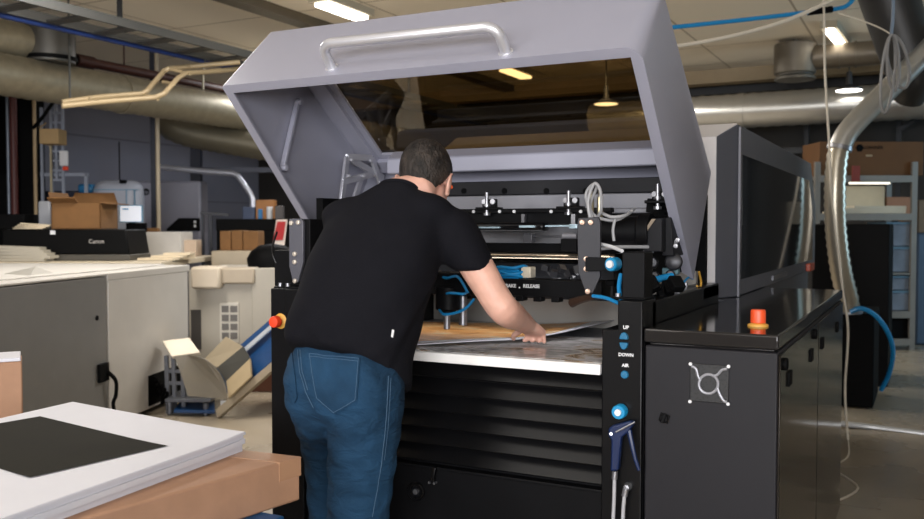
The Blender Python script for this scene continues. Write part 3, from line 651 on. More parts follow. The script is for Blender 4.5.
def sideP(pts, x): return [(lambda q: (q.y, q.z))(onX(a, b, x)) for a, b in pts]
m = MB(); m.prX([(YE0+.22, ZE0+.07), (YE0+.22, ZE1-.12), (YE1-.42, ZE1-.12), (YE1-.18, ZE1-.36), (YE1-.18, ZE0+.07)], XE-.002, XE+.004); sw = m.build('side_window', dkg, re, bevel=.001)
m = MB(); m.box(XE, XE+.012, YE0+ch, YE0+ch+.02, ZE0, ZE1-.01); m.box(XE, XE+.012, 4.8, 5.3, ZE0+.02, ZE0+.045); m.each('trim_strip', mat('trim_silver', (104, 104, 110), .4, .4), re, bevel=.002)
m = MB(); q = onX(808, 266, XE); m.box(XE, XE+.03, q.y-.12, q.y+.10, q.z-.03, q.z+.02); tag(m.build('corner_lamp', mat('amber_plastic', (170, 60, 20), .35), re, bevel=.004), 'small amber corner block')

# ------------------------------------------------------------------ the man
V = Vector
def remesh(mb, vox, smooth=6, fac=.5):
    me = bpy.data.meshes.new('rough'); me.from_pydata([tuple(p) for p in mb.v], [], mb.f)
    b = bmesh.new(); b.from_mesh(me); bmesh.ops.recalc_face_normals(b, faces=b.faces); b.to_mesh(me); b.free()
    o = bpy.data.objects.new('rough', me); COL.objects.link(o)
    r = o.modifiers.new('r', 'REMESH'); r.mode = 'VOXEL'; r.voxel_size = vox; r.use_smooth_shade = True
    s = o.modifiers.new('s', 'SMOOTH'); s.iterations = smooth; s.factor = fac
    dg = bpy.context.evaluated_depsgraph_get(); out = bpy.data.meshes.new_from_object(o.evaluated_get(dg))
    bpy.data.objects.remove(o); bpy.data.meshes.remove(me)
    return out
def verts(me): a = np.empty(len(me.vertices)*3, np.float32); me.vertices.foreach_get('co', a); return a.reshape(-1, 3)
def normals(me): a = np.empty(len(me.vertices)*3, np.float32); me.vertex_normals.foreach_get('vector', a); return a.reshape(-1, 3)
def put(name, me, m, parent):
    org = np.array(ORG[parent.name], np.float32); a = verts(me)-org; me.vertices.foreach_set('co', a.ravel()); me.update()
    me.materials.clear(); me.materials.append(m); me.polygons.foreach_set('use_smooth', [True]*len(me.polygons)); me.name = name
    o = bpy.data.objects.new(name, me); COL.objects.link(o); o.parent = parent; ORG[o.name] = ORG[parent.name]
    return o
def ell(c, x, y, a, b, n=28, ex=2.3, back=1.0):
    out = []
    for k in range(n):
        t = 2*PI*k/n; ct, st = math.cos(t), math.sin(t)
        bb = b*(back if st < 0 else 1)
        out.append(c+x*(a*math.copysign(abs(ct)**(2/ex), ct))+y*(bb*math.copysign(abs(st)**(2/ex), st)))
    return out
def spine(rows, grow=0.0):
    rings = []
    for row in rows:
        c, th, a, b, yaw = row[:5]; roll = row[5] if len(row) > 5 else 0
        t = math.radians(th); x = V((math.cos(yaw), math.sin(yaw), -roll)).normalized(); f = V((-math.sin(yaw), math.cos(yaw), 0))
        y = f*math.cos(t)-V((0, 0, 1))*math.sin(t)
        rings.append(ell(V(c), x, y, a+grow, b+grow))
    return rings
def limb(mb, nodes_, k=6, n=16):   # nodes: (point, radius)
    P = crom([p for p, r in nodes_], k); K = len(nodes_); rr = [r for p, r in nodes_]
    def rad(t):
        s = t*(K-1); i = min(int(s), K-2); f = s-i; f = f*f*(3-2*f); return rr[i]*(1-f)+rr[i+1]*f
    mb.tube(P, rad, n)
    mb.ball(P[0], rr[0]*.98, 12, 8); mb.ball(P[-1], rr[-1]*.98, 12, 8)
TORSO = [((-1.592, 2.286, .934), 33, .212, .162, 0, .16), ((-1.592, 2.293, .985), 31, .213, .162, 0, .12), ((-1.585, 2.303, 1.05), 27, .213, .159, 0, .05), ((-1.572, 2.335, 1.14), 25, .216, .152, 0),
         ((-1.56, 2.375, 1.24), 25, .218, .145, 0), ((-1.548, 2.42, 1.33), 28, .212, .130, 0), ((-1.54, 2.45, 1.395), 31, .188, .105, 0), ((-1.53, 2.465, 1.44), 34, .140, .085, 0), ((-1.515, 2.478, 1.478), 38, .085, .066, 0)]
SR, ER, WR = V((-1.345, 2.505, 1.375)), V((-1.183, 2.545, 1.115)), V((-1.20, 2.780, 1.042))
SL, EL, WL = V((-1.722, 2.5, 1.368)), V((-1.82, 2.57, 1.13)), V((-1.75, 2.70, 1.005))
HEAD = at(424.5, 183, 2.95); HR = Euler((math.radians(-38), 0, math.radians(14)), 'XYZ').to_matrix(); HS = 1.07
def hd(x, y, z): return HEAD+HR@(V((x, y, z))*HS)
body = MB()
# torso (a little inside the shirt) and legs
body.loft(spine([((c_[0], c_[1]+.012, c_[2]), *r_) for c_, *r_ in TORSO[:3]], -.055)+spine(TORSO[3:], -.024))
LEGR = [(V((-1.490, 2.255, .90)), .112), (V((-1.500, 2.255, .80)), .112), (V((-1.518, 2.26, .68)), .107), (V((-1.532, 2.262, .52)), .097), (V((-1.54, 2.235, .33)), .085), (V((-1.54, 2.20, .09)), .052)]
LEGL = [(V((-1.688, 2.27, .88)), .102), (V((-1.722, 2.33, .78)), .097), (V((-1.752, 2.40, .68)), .090), (V((-1.772, 2.445, .52)), .081), (V((-1.765, 2.43, .33)), .070), (V((-1.76, 2.40, .09)), .05)]
for g_ in (LEGR, LEGL): limb(body, [(p, r-.016) for p, r in g_])
for x, y in ((-1.54, 2.20), (-1.76, 2.40)):
    body.loft([ell(V((x, y+dy, zz)), V((1, 0, 0)), V((0, 0, 1)), a, b, 16) for dy, zz, a, b in ((-.06, .05, .03, .035), (0, .055, .036, .045), (.08, .045, .038, .033), (.15, .035, .042, .022), (.18, .032, .03, .014))])
# neck and head
body.tube([V((-1.53, 2.455, 1.43)), V((-1.512, 2.475, 1.475)), hd(0, -.022, -.05), hd(0, -.008, .0)], lambda t: .066-.010*t, 20)
def hb(c, r, rot=(0, 0, 0)): body.ball(hd(*c), [q*HS for q in r], 24, 16, HR@Euler(rot).to_matrix())
hb((0, -.012, .045), (.076, .097, .085)); hb((0, .038, -.02), (.066, .062, .09)); hb((0, .043, -.072), (.054, .055, .046)); hb((0, .078, -.096), (.024, .02, .021))
hb((0, .086, .016), (.052, .016, .014)); hb((0, .104, -.02), (.011, .014, .03), (.25, 0, 0)); hb((0, .115, -.044), (.015, .014, .012))
for s in (-1, 1):
    hb((s*.011, .108, -.047), (.010, .012, .009)); hb((s*.040, .075, -.035), (.026, .022, .026))
    hb((s*.079, -.004, -.012), (.009, .019, .031), (.15, 0, s*.35)); hb((s*.077, .004, -.038), (.008, .011, .012))
    pts = []
    for k in range(13):
        a = -1.9+3.9*k/12; pts.append(hd(s*(.084+.004*math.sin(a+.6)), -.010-.017*math.cos(a*.85), -.008+.030*math.sin(a*.85+.15)))
    body.tube(pts, .0048, 8)
hb((0, .098, -.068), (.024, .010, .0055)); hb((0, .096, -.079), (.022, .011, .006))
# arms
limb(body, [(SR, .062), (SR.lerp(ER, .45)+V((.003, 0, 0)), .055), (SR.lerp(ER, .85)+V((.0, 0, 0)), .050), (ER+V((.004, 0, 0)), .0485), (ER.lerp(WR, .28)+V((.002, 0, -.002)), .048), (ER.lerp(WR, .68), .038), (WR, .031)], 5)
limb(body, [(SL, .056), (SL.lerp(EL, .5), .050), (EL, .043), (EL.lerp(WL, .35), .043), (WL, .029)], 5)
def hand(W, fwd, lat, up, spread=.0195, curl=1.0, thumb=1, zmin=None):
    fwd, lat, up = fwd.normalized(), lat.normalized(), up.normalized()
    body.loft([ell(W+fwd*d, lat, up, a, b, 18, 2.6) for d, a, b in ((-.02, .027, .02), (.0, .029, .020), (.025, .037, .0195), (.055, .042, .018), (.08, .043, .0155), (.092, .038, .011))])
    K = W+fwd*.085
    tips = []
    for i, (l, r) in enumerate(((.070, .0098), (.078, .0102), (.072, .0098), (.056, .0088))):
        o = K+lat*thumb*(-spread)*(i-1.5)+up*.003-fwd*(.008 if i in (0, 2) else .016 if i == 3 else 0)
        p, d, a = o, fwd.copy(), 0; P = [o-fwd*.03, o]
        for s in (.46, .30, .24):
            a += curl*(.42 if s == .46 else .36); d = fwd*math.cos(a)-up*math.sin(a)+lat*thumb*.10*(1.5-i)
            p = p+d.normalized()*l*s
            if zmin is not None and p.z < zmin+r*.8: p.z = zmin+r*.8
            P.append(p.copy())
        P = crom(P, 4); body.tube(P, lambda t, r=r: r*(1.04-.22*t), 10); body.ball(P[-1], r*.84, 10, 8); tips.append(P[-1])
    t0 = W+fwd*.014+lat*thumb*.022-up*.006
    return tips, t0
# right hand pressing the lifted sheet: palm down, thumb out to the left
fw = V((-.03, .80, -.36)); la = V((-1, -.03, 0)); upn = fw.cross(V((1, .03, 0))).normalized()
if upn.z < 0: upn = -upn
tips, t0 = hand(WR, fw, la, upn, curl=1.55, zmin=.970)
P = crom([t0, t0+V((-.020, .018, -.018)), t0+V((-.040, .022, -.030)), V((-1.274, 2.835, .984))], 5); body.tube(P, lambda t: .0125-.0035*t, 10); body.ball(P[-1], .0088, 10, 8)
body.ball(WR+V((-.018, .035, -.006)), (.022, .028, .018))
fwl = V((-.12, .9, -.30)); lal = V((1, .1, 0)); upl = V((0, .3, .9))
tl, t1 = hand(WL, fwl, lal, upl, curl=.35, zmin=.966)
P = crom([t1, t1+V((.022, .018, -.008)), t1+V((.034, .045, -.016))], 5); body.tube(P, lambda t: .0125-.0035*t, 10); body.ball(P[-1], .009, 10, 8)
bme = remesh(body, .0052, 5)
skin = mat('skin', (206, 160, 142), .5, 0, .10, 14, bump=.05, bscale=160)
nk, kk, bk = nodes(skin); bk.inputs['Subsurface Weight'].default_value = .12; bk.inputs['Subsurface Radius'].default_value = (.012, .005, .003)
man = thing('person', 'man in a black t-shirt and blue jeans bending over the press table', 'person', (-1.6, 2.29, 0))
put('body', bme, skin, man)
# hair: a cap over the skull with a clear hairline
me = MB().ball(hd(0, -.012, .045), (1, 1, 1), 96, 80); loc = [HR.transposed()@((p-hd(0, -.012, .045))) for p in me.v]
hv = []
rng = np.random.RandomState(3)
for p in loc:
    q = V((p.x*.0805, p.y*.101, p.z*.089))*HS
    if p.z < 0: q = V((q.x*(1-.10*p.z*p.z), q.y*(1-.02*abs(p.z)), q.z*1.32))
    q *= 1+.006*rng.randn()
    hv.append(q)
def keep(p):        # p on the unit sphere, head axes
    y, z, x = p.y, p.z, abs(p.x)
    lim = -.80 if y < -.15 else (-.80+(y+.15)*3.1 if y < .12 else .04+(y-.12)*.55)
    return z > min(lim, .55)
hm = MB(); idx = {}
for f in me.f:
    if all(keep(loc[i]) for i in f):
        for i in f:
            if i not in idx: idx[i] = len(hm.v); hm.v.append(hd(0, -.012, .045)+HR@hv[i])
        hm.f.append([idx[i] for i in f]); hm.m.append(0)
hairm = mat('short_dark_hair', (44, 38, 34), .6, 0, .75, 46, bump=.9, bscale=150, stretch=(1, .5, .5), spec=.35)
ho = hm.build('hair', hairm, man, angle=180)
s_ = ho.modifiers.new('t', 'SOLIDIFY'); s_.thickness = .012; s_.offset = -1
ho['label'] = 'short dark brown hair'
eyem = mat('eye', (220, 214, 208), .2); iris = mat('iris', (60, 50, 40), .2)
for s in (-1, 1):
    m = MB().ball(hd(s*.031, .084, -.006), .0125*HS, 16, 10, HR); e_ = m.build('eye', eyem, man)
    m = MB().lathe(hd(s*.031, .0955, -.006), HR@V((0, 1, 0)), [(0, .0055), (.0012, .005), (.0014, 0)], 14); m.build('iris', iris, e_)
m = MB()
for s in (-1, 1): m.tube([hd(s*.014, .100, .017), hd(s*.032, .099, .022), hd(s*.052, .083, .016)], .0035, 8, 4)
m.build('eyebrow', hairm, man)
m = MB().ball(hd(.0855, .004, -.014), .0065, 12, 8); tag(m.build('earplug', mat('orange_foam', (222, 84, 30), .6), man), 'orange earplug in his right ear')
# t-shirt
sh = MB(); sh.loft(spine(TORSO[:-1], .0)+spine([((-1.514, 2.480, 1.482), 38, .080, .070, 0)]))
hemR = SR.lerp(ER, .57); d_ = (ER-SR).normalized()
def sleeve(S, E, t, r0, r1):
    d = (E-S).normalized(); x = d.cross(V((0, 1, 0))).normalized(); y = x.cross(d)
    if S.x > -1.5: xs = lambda q: x.lerp(V((1, 0, -.12)), .75*max(0, (q-.25)/(t-.25))).normalized() if x.x > 0 else x.lerp(V((-1, 0, .12)), .75*max(0, (q-.25)/(t-.25))).normalized()
    else: xs = lambda q: x
    sh.loft([ell(S.lerp(E, q), xs(q), y, a, b, 24, 2.1) for q, a, b in ((-.12, r0*.6, r0*.6), (0.0, r0, r0), (.2, r0*.98, r0), (t*.66, (r0+r1)/2, (r0+r1)/2*1.05), (t, r1, r1*1.1))])
sleeve(SR+V((-.012, 0, 0)), ER+V((-.004, 0, .004)), .545, .084, .064); sleeve(SL+V((.006, -.004, -.008)), EL, .56, .086, .072); sh.ball(SL+V((.012, -.02, -.018)), (.095, .09, .085)); sh.ball((-1.645, 2.44, 1.408), (.15, .085, .066)); sh.ball((-1.425, 2.46, 1.422), (.11, .085, .062))
sh.ball(SR.lerp(V((-1.54, 2.46, 1.42)), .45), (.12, .085, .062)); sh.ball(SL.lerp(V((-1.54, 2.46, 1.42)), .45), (.12, .085, .062))
sme = remesh(sh, .009, 34, .6)
a = verts(sme); nn_ = normals(sme)
def fold(a, p, q, w, h, amp):    # a crease ridge between p and q
    p, q = np.array(p), np.array(q); d = q-p; t = np.clip(((a-p)@d)/(d@d), 0, 1); near = p+t[:, None]*d; dist = np.linalg.norm(a-near, axis=1)
    return amp*np.exp(-(dist/w)**2)*np.sin(np.pi*np.clip(t*.9+.05, 0, 1))**.6
disp = .003*np.sin(a[:, 2]*31+a[:, 0]*17+2*np.sin(a[:, 1]*13))*np.clip((1.36-a[:, 2])*4, 0, 1)
for p, q, w, amp in (((-1.36, 2.44, 1.30), (-1.48, 2.22, 1.10), .022, .010), ((-1.35, 2.45, 1.25), (-1.42, 2.2, 1.0), .02, .009), ((-1.37, 2.40, 1.36), (-1.52, 2.28, 1.26), .02, .008), ((-1.36, 2.3, 1.12), (-1.40, 2.2, .93), .025, .010),
                     ((-1.74, 2.36, 1.28), (-1.60, 2.2, 1.16), .022, .007), ((-1.78, 2.3, 1.16), (-1.62, 2.15, 1.06), .02, .007), ((-1.45, 2.15, 1.05), (-1.70, 2.12, .98), .02, .006), ((-1.33, 2.48, 1.22), (-1.34, 2.36, 1.02), .028, .014)):
    disp += fold(a, p, q, w, 0, amp)-.6*fold(a, np.array(p)+(0, 0, -.035), np.array(q)+(0, 0, -.035), w, 0, amp)
hemw = np.clip((1.02-a[:, 2])/.12, 0, 1); disp += hemw*.002*np.sin(np.arctan2(a[:, 1]-2.29, a[:, 0]+1.59)*7)
a = a+nn_*disp[:, None]; sme.vertices.foreach_set('co', a.astype(np.float32).ravel()); sme.update()
shirtm = mat('black_cotton', (17, 17, 22), .9, 0, .08, 20, bump=.15, bscale=220, spec=.12)
shirt = put('t_shirt', sme, shirtm, man)
# jeans
jn = MB()
for g_ in (LEGR, LEGL): limb(jn, [(p, r) for p, r in g_[:-1]]+[(g_[-1][0]+V((0, 0, .0)), g_[-1][1]+.018)])
jn.loft([ell(V((x, y, z)), V((1, 0, 0)), V((0, 1, 0)), a_, b_) for x, y, z, a_, b_ in ((-1.592, 2.32, 1.05, .160, .105), (-1.594, 2.30, .98, .190, .126), (-1.590, 2.27, .90, .196, .150), (-1.588, 2.265, .82, .188, .140), (-1.595, 2.27, .77, .15, .11))])
jn.ball((-1.497, 2.205, .865), (.105, .082, .15)); jn.ball((-1.655, 2.215, .865), (.098, .08, .15))
jme = remesh(jn, .008, 9)
a = verts(jme); nn_ = normals(jme); disp = np.zeros(len(a), np.float32)
FR = [((-1.42, 2.17, .84), (-1.60, 2.17, .745)), ((-1.42, 2.17, .79), (-1.61, 2.18, .70)), ((-1.44, 2.18, .72), (-1.56, 2.16, .67)), ((-1.44, 2.18, .59), (-1.62, 2.2, .625)), ((-1.45, 2.18, .56), (-1.63, 2.2, .515)), ((-1.45, 2.18, .50), (-1.62, 2.2, .54)),
      ((-1.46, 2.17, .44), (-1.62, 2.2, .47)), ((-1.64, 2.2, .74), (-1.78, 2.22, .70)), ((-1.62, 2.24, .60), (-1.76, 2.26, .565)), ((-1.62, 2.27, .52), (-1.75, 2.29, .49)), ((-1.50, 2.16, .97), (-1.58, 2.14, .80))]
for i, (p, q) in enumerate(FR):
    amp = .0048 if i < 10 else .003
    disp += fold(a, p, q, .014, 0, amp)-.9*fold(a, np.array(p)+(0, 0, -.026), np.array(q)+(0, 0, -.026), .013, 0, amp)
disp += .0022*np.sin(a[:, 2]*70+a[:, 0]*40+1.5*np.sin(a[:, 1]*23+a[:, 0]*31))
zz = np.clip((.16-a[:, 2])/.1, 0, 1); disp += zz*.006*np.sin(a[:, 2]*150)
a = a+nn_*disp[:, None]; jme.vertices.foreach_set('co', a.astype(np.float32).ravel()); jme.update()
jm = mat('blue_denim', (24, 52, 76), .9, 0, .5, 4, bump=.25, bscale=330, spec=.2)
nt_, kt_, bt_ = nodes(jm)
tc_ = nt_.new('ShaderNodeTexCoord'); mp_ = nt_.new('ShaderNodeMapping'); mp_.inputs['Scale'].default_value = (1, 1, 2.2); mp_.inputs['Rotation'].default_value = (0, .5, 0); kt_.new(tc_.outputs['Object'], mp_.inputs[0])
n3 = nt_.new('ShaderNodeTexNoise'); n3.inputs['Scale'].default_value = 9; n3.inputs['Detail'].default_value = 3; n3.inputs['Distortion'].default_value = 1.2; kt_.new(mp_.outputs[0], n3.inputs['Vector'])
b2 = nt_.new('ShaderNodeBump'); b2.inputs['Strength'].default_value = .55; b2.inputs['Distance'].default_value = .03; kt_.new(n3.outputs[0], b2.inputs['Height'])
old = [l for l in kt_ if l.to_socket == bt_.inputs['Normal']][0].from_node; kt_.new(b2.outputs[0], old.inputs['Normal'])
bv = BVHTree.FromPolygons([tuple(p) for p in a], [tuple(p.vertices) for p in jme.polygons])
jeans = put('jeans', jme, jm, man)
jst = mat('denim_stitching', (66, 92, 116), .85); jpk = mat('denim_pocket', (26, 55, 80), .9, 0, .36, 7, bump=.25, bscale=330, spec=.2)
def onto(bvh, px, py, off=.003):
    h, n, i, d = bvh.ray_cast(C0, ray(px, py).normalized())
    if h is None: return None
    return h+(n if n.dot(ray(px, py)) < 0 else -n)*off
def trace(bvh, pts, off=.002, step=2.0):
    out = []
    for (x0, y0), (x1, y1) in zip(pts, pts[1:]):
        k = max(1, int(math.hypot(x1-x0, y1-y0)/step))
        for j in range(k): out.append((x0+(x1-x0)*j/k, y0+(y1-y0)*j/k))
    out.append(pts[-1]); return [p for p in (onto(bvh, *q, off) for q in out) if p is not None]
def patch(name, bvh, quad, point, parent, m, nu=16, nv=18):   # five-sided pocket: quad corners tl,tr,br,bl plus lower tip
    mb = MB(); T = []; 
    for off in (.0045, -.004):
        for j in range(nv+1):
            for i in range(nu+1):
                u, v = i/nu, j/nv
                l = V(quad[0])*(1-v)+V(quad[3])*v; r = V(quad[1])*(1-v)+V(quad[2])*v; p = l*(1-u)+r*u
                p = p+(V(point)-(V(quad[3])+V(quad[2]))/2)*(1-abs(2*u-1))*v**3
                q = next(h for h in (onto(bvh, p.x+.5*k, p.y, off) for k in range(80)) if h is not None); T.append(q)
    W_ = nu+1; n = (nv+1)*W_; fs = []
    for j in range(nv):
        for i in range(nu): k = j*W_+i; fs.append((k, k+1, k+W_+1, k+W_)); fs.append((n+k, n+k+W_, n+k+W_+1, n+k+1))
    per = [i for i in range(nu)]+[j*W_+nu for j in range(nv)]+[nv*W_+i for i in range(nu, 0, -1)]+[j*W_ for j in range(nv, 0, -1)]
    for k in range(len(per)): p, q = per[k], per[(k+1) % len(per)]; fs.append((p, n+p, n+q, q))
    mb.add(T, fs); return mb.build(name, m, parent, angle=60)
pk = patch('pocket', bv, [(308, 353), (360, 358), (357, 401), (316, 399)], (335, 414), jeans, jpk)
m = MB()
def stitch(pts, r=.0008, off=.006):
    q = trace(bv, pts, off)
    if len(q) > 2: m.tube(q, r, 5)
stitch([(310, 354.5), (358.5, 359.5), (355.5, 400), (334.5, 412), (317.5, 398), (310, 354.5)]); stitch([(309.5, 357), (358.2, 362)]); m.build('pocket_stitching', jst, jeans)
pk2 = patch('pocket', bv, [(286.5, 353), (293, 353.5), (298, 397), (292.5, 390)], (295.5, 403), jeans, jpk, 6, 16)
m = MB(); stitch([(388, 376), (387, 400), (385, 430), (381, 465), (377, 490), (372, 517)], .0011, .002); stitch([(390.5, 378), (389.5, 400), (387.5, 430), (384, 460)], .0008, .002); stitch([(298, 350), (300, 372), (306, 392), (314, 408)], .001, .002); stitch([(300.5, 350), (302.5, 372), (308, 390)], .001, .002)
m.build('seam_stitching', jst, jeans)
# care label on the shirt's side seam
sv = verts(sme)+np.array(ORG['person'], np.float32); bs = BVHTree.FromPolygons([tuple(p) for p in sv], [tuple(p.vertices) for p in sme.polygons])
m = MB(); q = [onto(bs, x, y, .004) for x, y in ((391.6, 329.5), (394, 330), (392.6, 337.5), (390.8, 337))]; q2 = [onto(bs, x, y, .002) for x, y in ((391.6, 329.5), (394, 330), (392.6, 337.5), (390.8, 337))]
m.add(q+q2, [(0, 1, 2, 3), (7, 6, 5, 4), (0, 4, 5, 1), (1, 5, 6, 2), (2, 6, 7, 3), (3, 7, 4, 0)]); tag(m.build('side_tag', letter, shirt), 'small white tag on the side seam')
m = MB(); k_ = trace(bs, [(407, 184.5), (418, 183.5), (430, 185.5), (440, 190.5)], .002)
# collar rib
rc = spine([((-1.513, 2.482, 1.479), 38, .070, .061, 0)])[0]; m = MB().tube(rc, .009, 8, 2, True); m.build('collar', shirtm, shirt)
# shoes
shoem = mat('black_shoe', (26, 26, 28), .5); sole = mat('shoe_sole', (60, 58, 56), .6)
for x, y in ((-1.54, 2.20), (-1.76, 2.40)):
    m = MB(); m.loft([ell(V((x, y+dy, zz)), V((1, 0, 0)), V((0, 0, 1)), a_, b_, 18, 2.6) for dy, zz, a_, b_ in ((-.085, .055, .028, .035), (-.07, .06, .036, .042), (0, .062, .043, .046), (.08, .055, .046, .038), (.15, .045, .05, .026), (.19, .04, .042, .018), (.205, .036, .02, .01))]); so_ = m.build('shoe', shoem, man, angle=60)
    m = MB(); poly = [(x+.052*math.cos(t)*(1 if math.sin(t) > 0 else .8), y+.06+.15*math.sin(t)) for t in [2*PI*k/24 for k in range(24)]]; m.prZ(poly, 0, .026); m.build('sole', sole, so_)
# ------------------------------------------------------------------ helpers for the hall behind
RZ = Matrix.Rotation(YAW, 4, 'Z')
def CB(frame=None): m = MB(); m.M = frame if frame is not None else RZ; return m
def rr_(px, d): return (px-CX)/FPX*d
def zz_(py, d): return at(CX, py, d).z
def pbox(mb, px0, px1, py0, py1, d, th, z0=None):   # box facing the camera heading, front at depth d
    return mb.box(rr_(px0, d), rr_(px1, d), d, d+th, zz_(py1, d) if z0 is None else z0, zz_(py0, d))
def single(name, mb, m, label, cat, group=None, **k): return tag(mb.build(name, m, **k), label, cat, group)
def root(name, label, cat, r, d, z, group=None): return thing(name, label, cat, L(r, d, z), group)
# ------------------------------------------------------------------ near left: sheets on a carton on a blue lift table
lt = thing('lift_table', 'blue steel lift table under the carton of white sheets', 'lift table', (-2.0, 1.2, 0))
bl_ = mat('blue_enamel', (16, 72, 120), .45, 0, .05)
m = MB().box(-2.62, -1.45, .55, 1.805, .575, .634); m.build('platform', bl_, lt, bevel=.006)
m = MB().box(-2.5, -1.55, .65, 1.72, .05, .12); m.build('base', bl_, lt, bevel=.006)
m = MB()
for x in (-2.40, -1.66): m.bar((x, .75, .13), (x, 1.62, .57), .04, .07); m.bar((x+.05, 1.62, .13), (x+.05, .75, .57), .04, .07)
m.each('scissor_arm', bl_, lt, bevel=.004)
for x in (-2.42, -1.63):
    for y in (.75, 1.62): m = MB().cyl((x-.025, y, .05), (x+.025, y, .05), .05, n=20); m.build('wheel', blackm, lt, bevel=.006)
zb = .752
c_ = [onZ(300, 457, zb), onZ(232, 451, zb), onZ(50, 519, zb)]
p0 = c_[0]; e1 = (c_[1]-c_[0]).normalized(); e2 = (c_[2]-c_[0]).normalized()
e1 = V((-1, .0, 0)).lerp(e1, .5).normalized(); e2 = V((e1.y, -e1.x, 0)); e2 = e2 if e2.y < 0 else -e2
e2 = e2.lerp((c_[2]-c_[0]).normalized(), .75).normalized()
q = [p0, p0+e2*1.05, p0+e2*1.05+e1*.98, p0+e1*.98]
cart = thing('cardboard_box', 'flat brown carton under the stack of white sheets', 'box', (sum(k.x for k in q)/4, sum(k.y for k in q)/4, .635))
m = MB().prZ([(k.x, k.y) for k in q], .635, zb); m.build('carton', kraft, cart, bevel=.006, segs=3)
m = MB(); tpq = lambda a, b: p0+e1*b+e2*a
for a0, a1, b0, b1 in ((-.0015, .075, -.0015, .30),):
    pts = [tpq(a0, b0), tpq(a1, b0), tpq(a1, b1), tpq(a0, b1)]; m.prZ([(k.x, k.y) for k in pts], zb-.05, zb+.001)
m.build('packing_tape', mat('clear_brown_tape', (166, 128, 100), .25, 0, .05), cart)
# the stack: ragged layers, a top sheet with a black printed panel
Fc, Rc, Nc = onZ(73, 400.5, .80), onZ(245, 434, .80), onZ(2, 519, .80)
ux = (Rc-Fc); uw = ux.length; ux.normalize(); uy = (Nc-Rc).normalized(); ul = 1.0
stk = thing('paper_stack', 'thick stack of white sheets with black printed panel on the brown carton', 'paper stack', tuple((Fc+Rc)/2+uy*.4)[:2]+(zb,))
def sheetz(u, v): return .010*max(0, u-.7)**2*6+.008*max(0, .12-v)*6*max(0, u-.1)-.004
def slab(mb, z0, z1, du, dv, n=14):
    o = []
    for zt in (z1, z0):
        for j in range(n+1):
            for i in range(n+1):
                u, v = i/n, j/n; p = Fc+ux*(uw*u+du)+uy*(ul*v+dv); o.append((p.x, p.y, zt+(sheetz(u, v) if zt > zb+.004 else 0)))
    W_ = n+1; k2 = W_*W_; fs = []
    for j in range(n):
        for i in range(n): k = j*W_+i; fs.append((k, k+1, k+W_+1, k+W_)); fs.append((k2+k, k2+k+W_, k2+k+W_+1, k2+k+1))
    per = [i for i in range(n)]+[j*W_+n for j in range(n)]+[n*W_+i for i in range(n, 0, -1)]+[j*W_ for j in range(n, 0, -1)]
    for k in range(len(per)): a, b = per[k], per[(k+1) % len(per)]; fs.append((a, k2+a, k2+b, b))
    mb.add(o, fs)
m = MB(); slab(m, zb+.0005, zb+.016, -.006, .006); slab(m, zb+.0162, zb+.030, .002, .002); slab(m, zb+.0302, zb+.040, -.004, .003); slab(m, zb+.0402, zb+.046, .001, -.002)
m.build('sheets', paper, stk, angle=25)
m = MB(); slab(m, zb+.0462, zb+.048, -.001, 0); m.build('top_sheet', paper, stk, angle=25)
pq = [onZ(40, 415, .80), onZ(168, 445.5, .80), onZ(30, 477, .80)]; p3 = pq[0]+(pq[2]-pq[1])
m = MB(); n = 12; o = []
for j in range(n+1):
    for i in range(n+1):
        u, v = i/n, j/n; p = pq[0]+(pq[1]-pq[0])*u+(pq[2]-pq[1])*v; rel = p-Fc; uu, vv = rel.dot(ux)/uw, rel.dot(uy)/ul
        o.append((p.x, p.y, zb+.0485+sheetz(uu, vv)))
m.add(o, [(j*(n+1)+i, j*(n+1)+i+1, (j+1)*(n+1)+i+1, (j+1)*(n+1)+i) for j in range(n) for i in range(n)])
tag(m.build('printed_panel', mat('black_brown_ink', (30, 28, 21), .75, 0, .12, 6, spec=.1), stk), 'black brown printed panel')
# carton at the left edge with white sheets on it
KF = Matrix.Rotation(YAW+math.radians(26.2), 4, 'Z'); q0 = V((0, 3.62, at(21, 362, 3.25).z)); m = CB(KF).box(-.6, 0, q0.y, q0.y+.20, .0, q0.z)
single('cardboard_box', m, kraft, 'tall brown carton at the left edge behind the white sheet stack', 'box', bevel=.006)
m = CB(KF).box(-.59, -.005, q0.y+.005, q0.y+.195, q0.z+.0005, q0.z+.014); single('paper_stack', m, paper, 'thin stack of white sheets on top of the tall carton', 'paper stack', bevel=.002)
# ------------------------------------------------------------------ grey printing unit on the left
PF = Matrix.Translation(L(-2.35, 5.93, 0)) @ Matrix.Rotation(YAW-math.radians(6.4), 4, 'Z')
pu = root('printing_unit', 'long warm white printing unit with a grey side panel and flat deck', 'machine', -3.0, 6.2, 0)
ft = 1.068
m = CB(PF).box(-2.3, -.01, -2.2, 1.28, .04, ft-.03); m.build('body', offw, pu, bevel=.01)
m = CB(PF).box(-2.3, .012, -2.2, -.01, ft-.016, ft).box(-2.3, .014, -.01, 1.30, ft-.05, ft).box(-2.2, -.15, -1.2, 1.2, ft, ft+.012); m.build('deck', offw, pu, bevel=.012, segs=3)
m = CB(PF).box(-.02, .008, -2.19, -.02, .05, ft-.022); sp = m.build('side_panel', greyp, pu, bevel=.004)
m = CB(PF).box(-.02, .010, .0, 1.27, .05, ft-.05); tag(m.build('front_door', offw, pu, bevel=.006), 'warm white door')
m = CB(PF)
def pf(px, py):     # pixel on the unit's right face -> local (y, z)
    Mi = PF.inverted(); o = Mi @ C0; d = Mi.to_3x3() @ ray(px, py); t = (.01-o.x)/d.x; h = o+d*t; return h.y, h.z
y, z = pf(97, 318); m.cyl((.008, y, z), (.014, y, z), .016, n=14); m.build('panel_lock', blackm, sp)
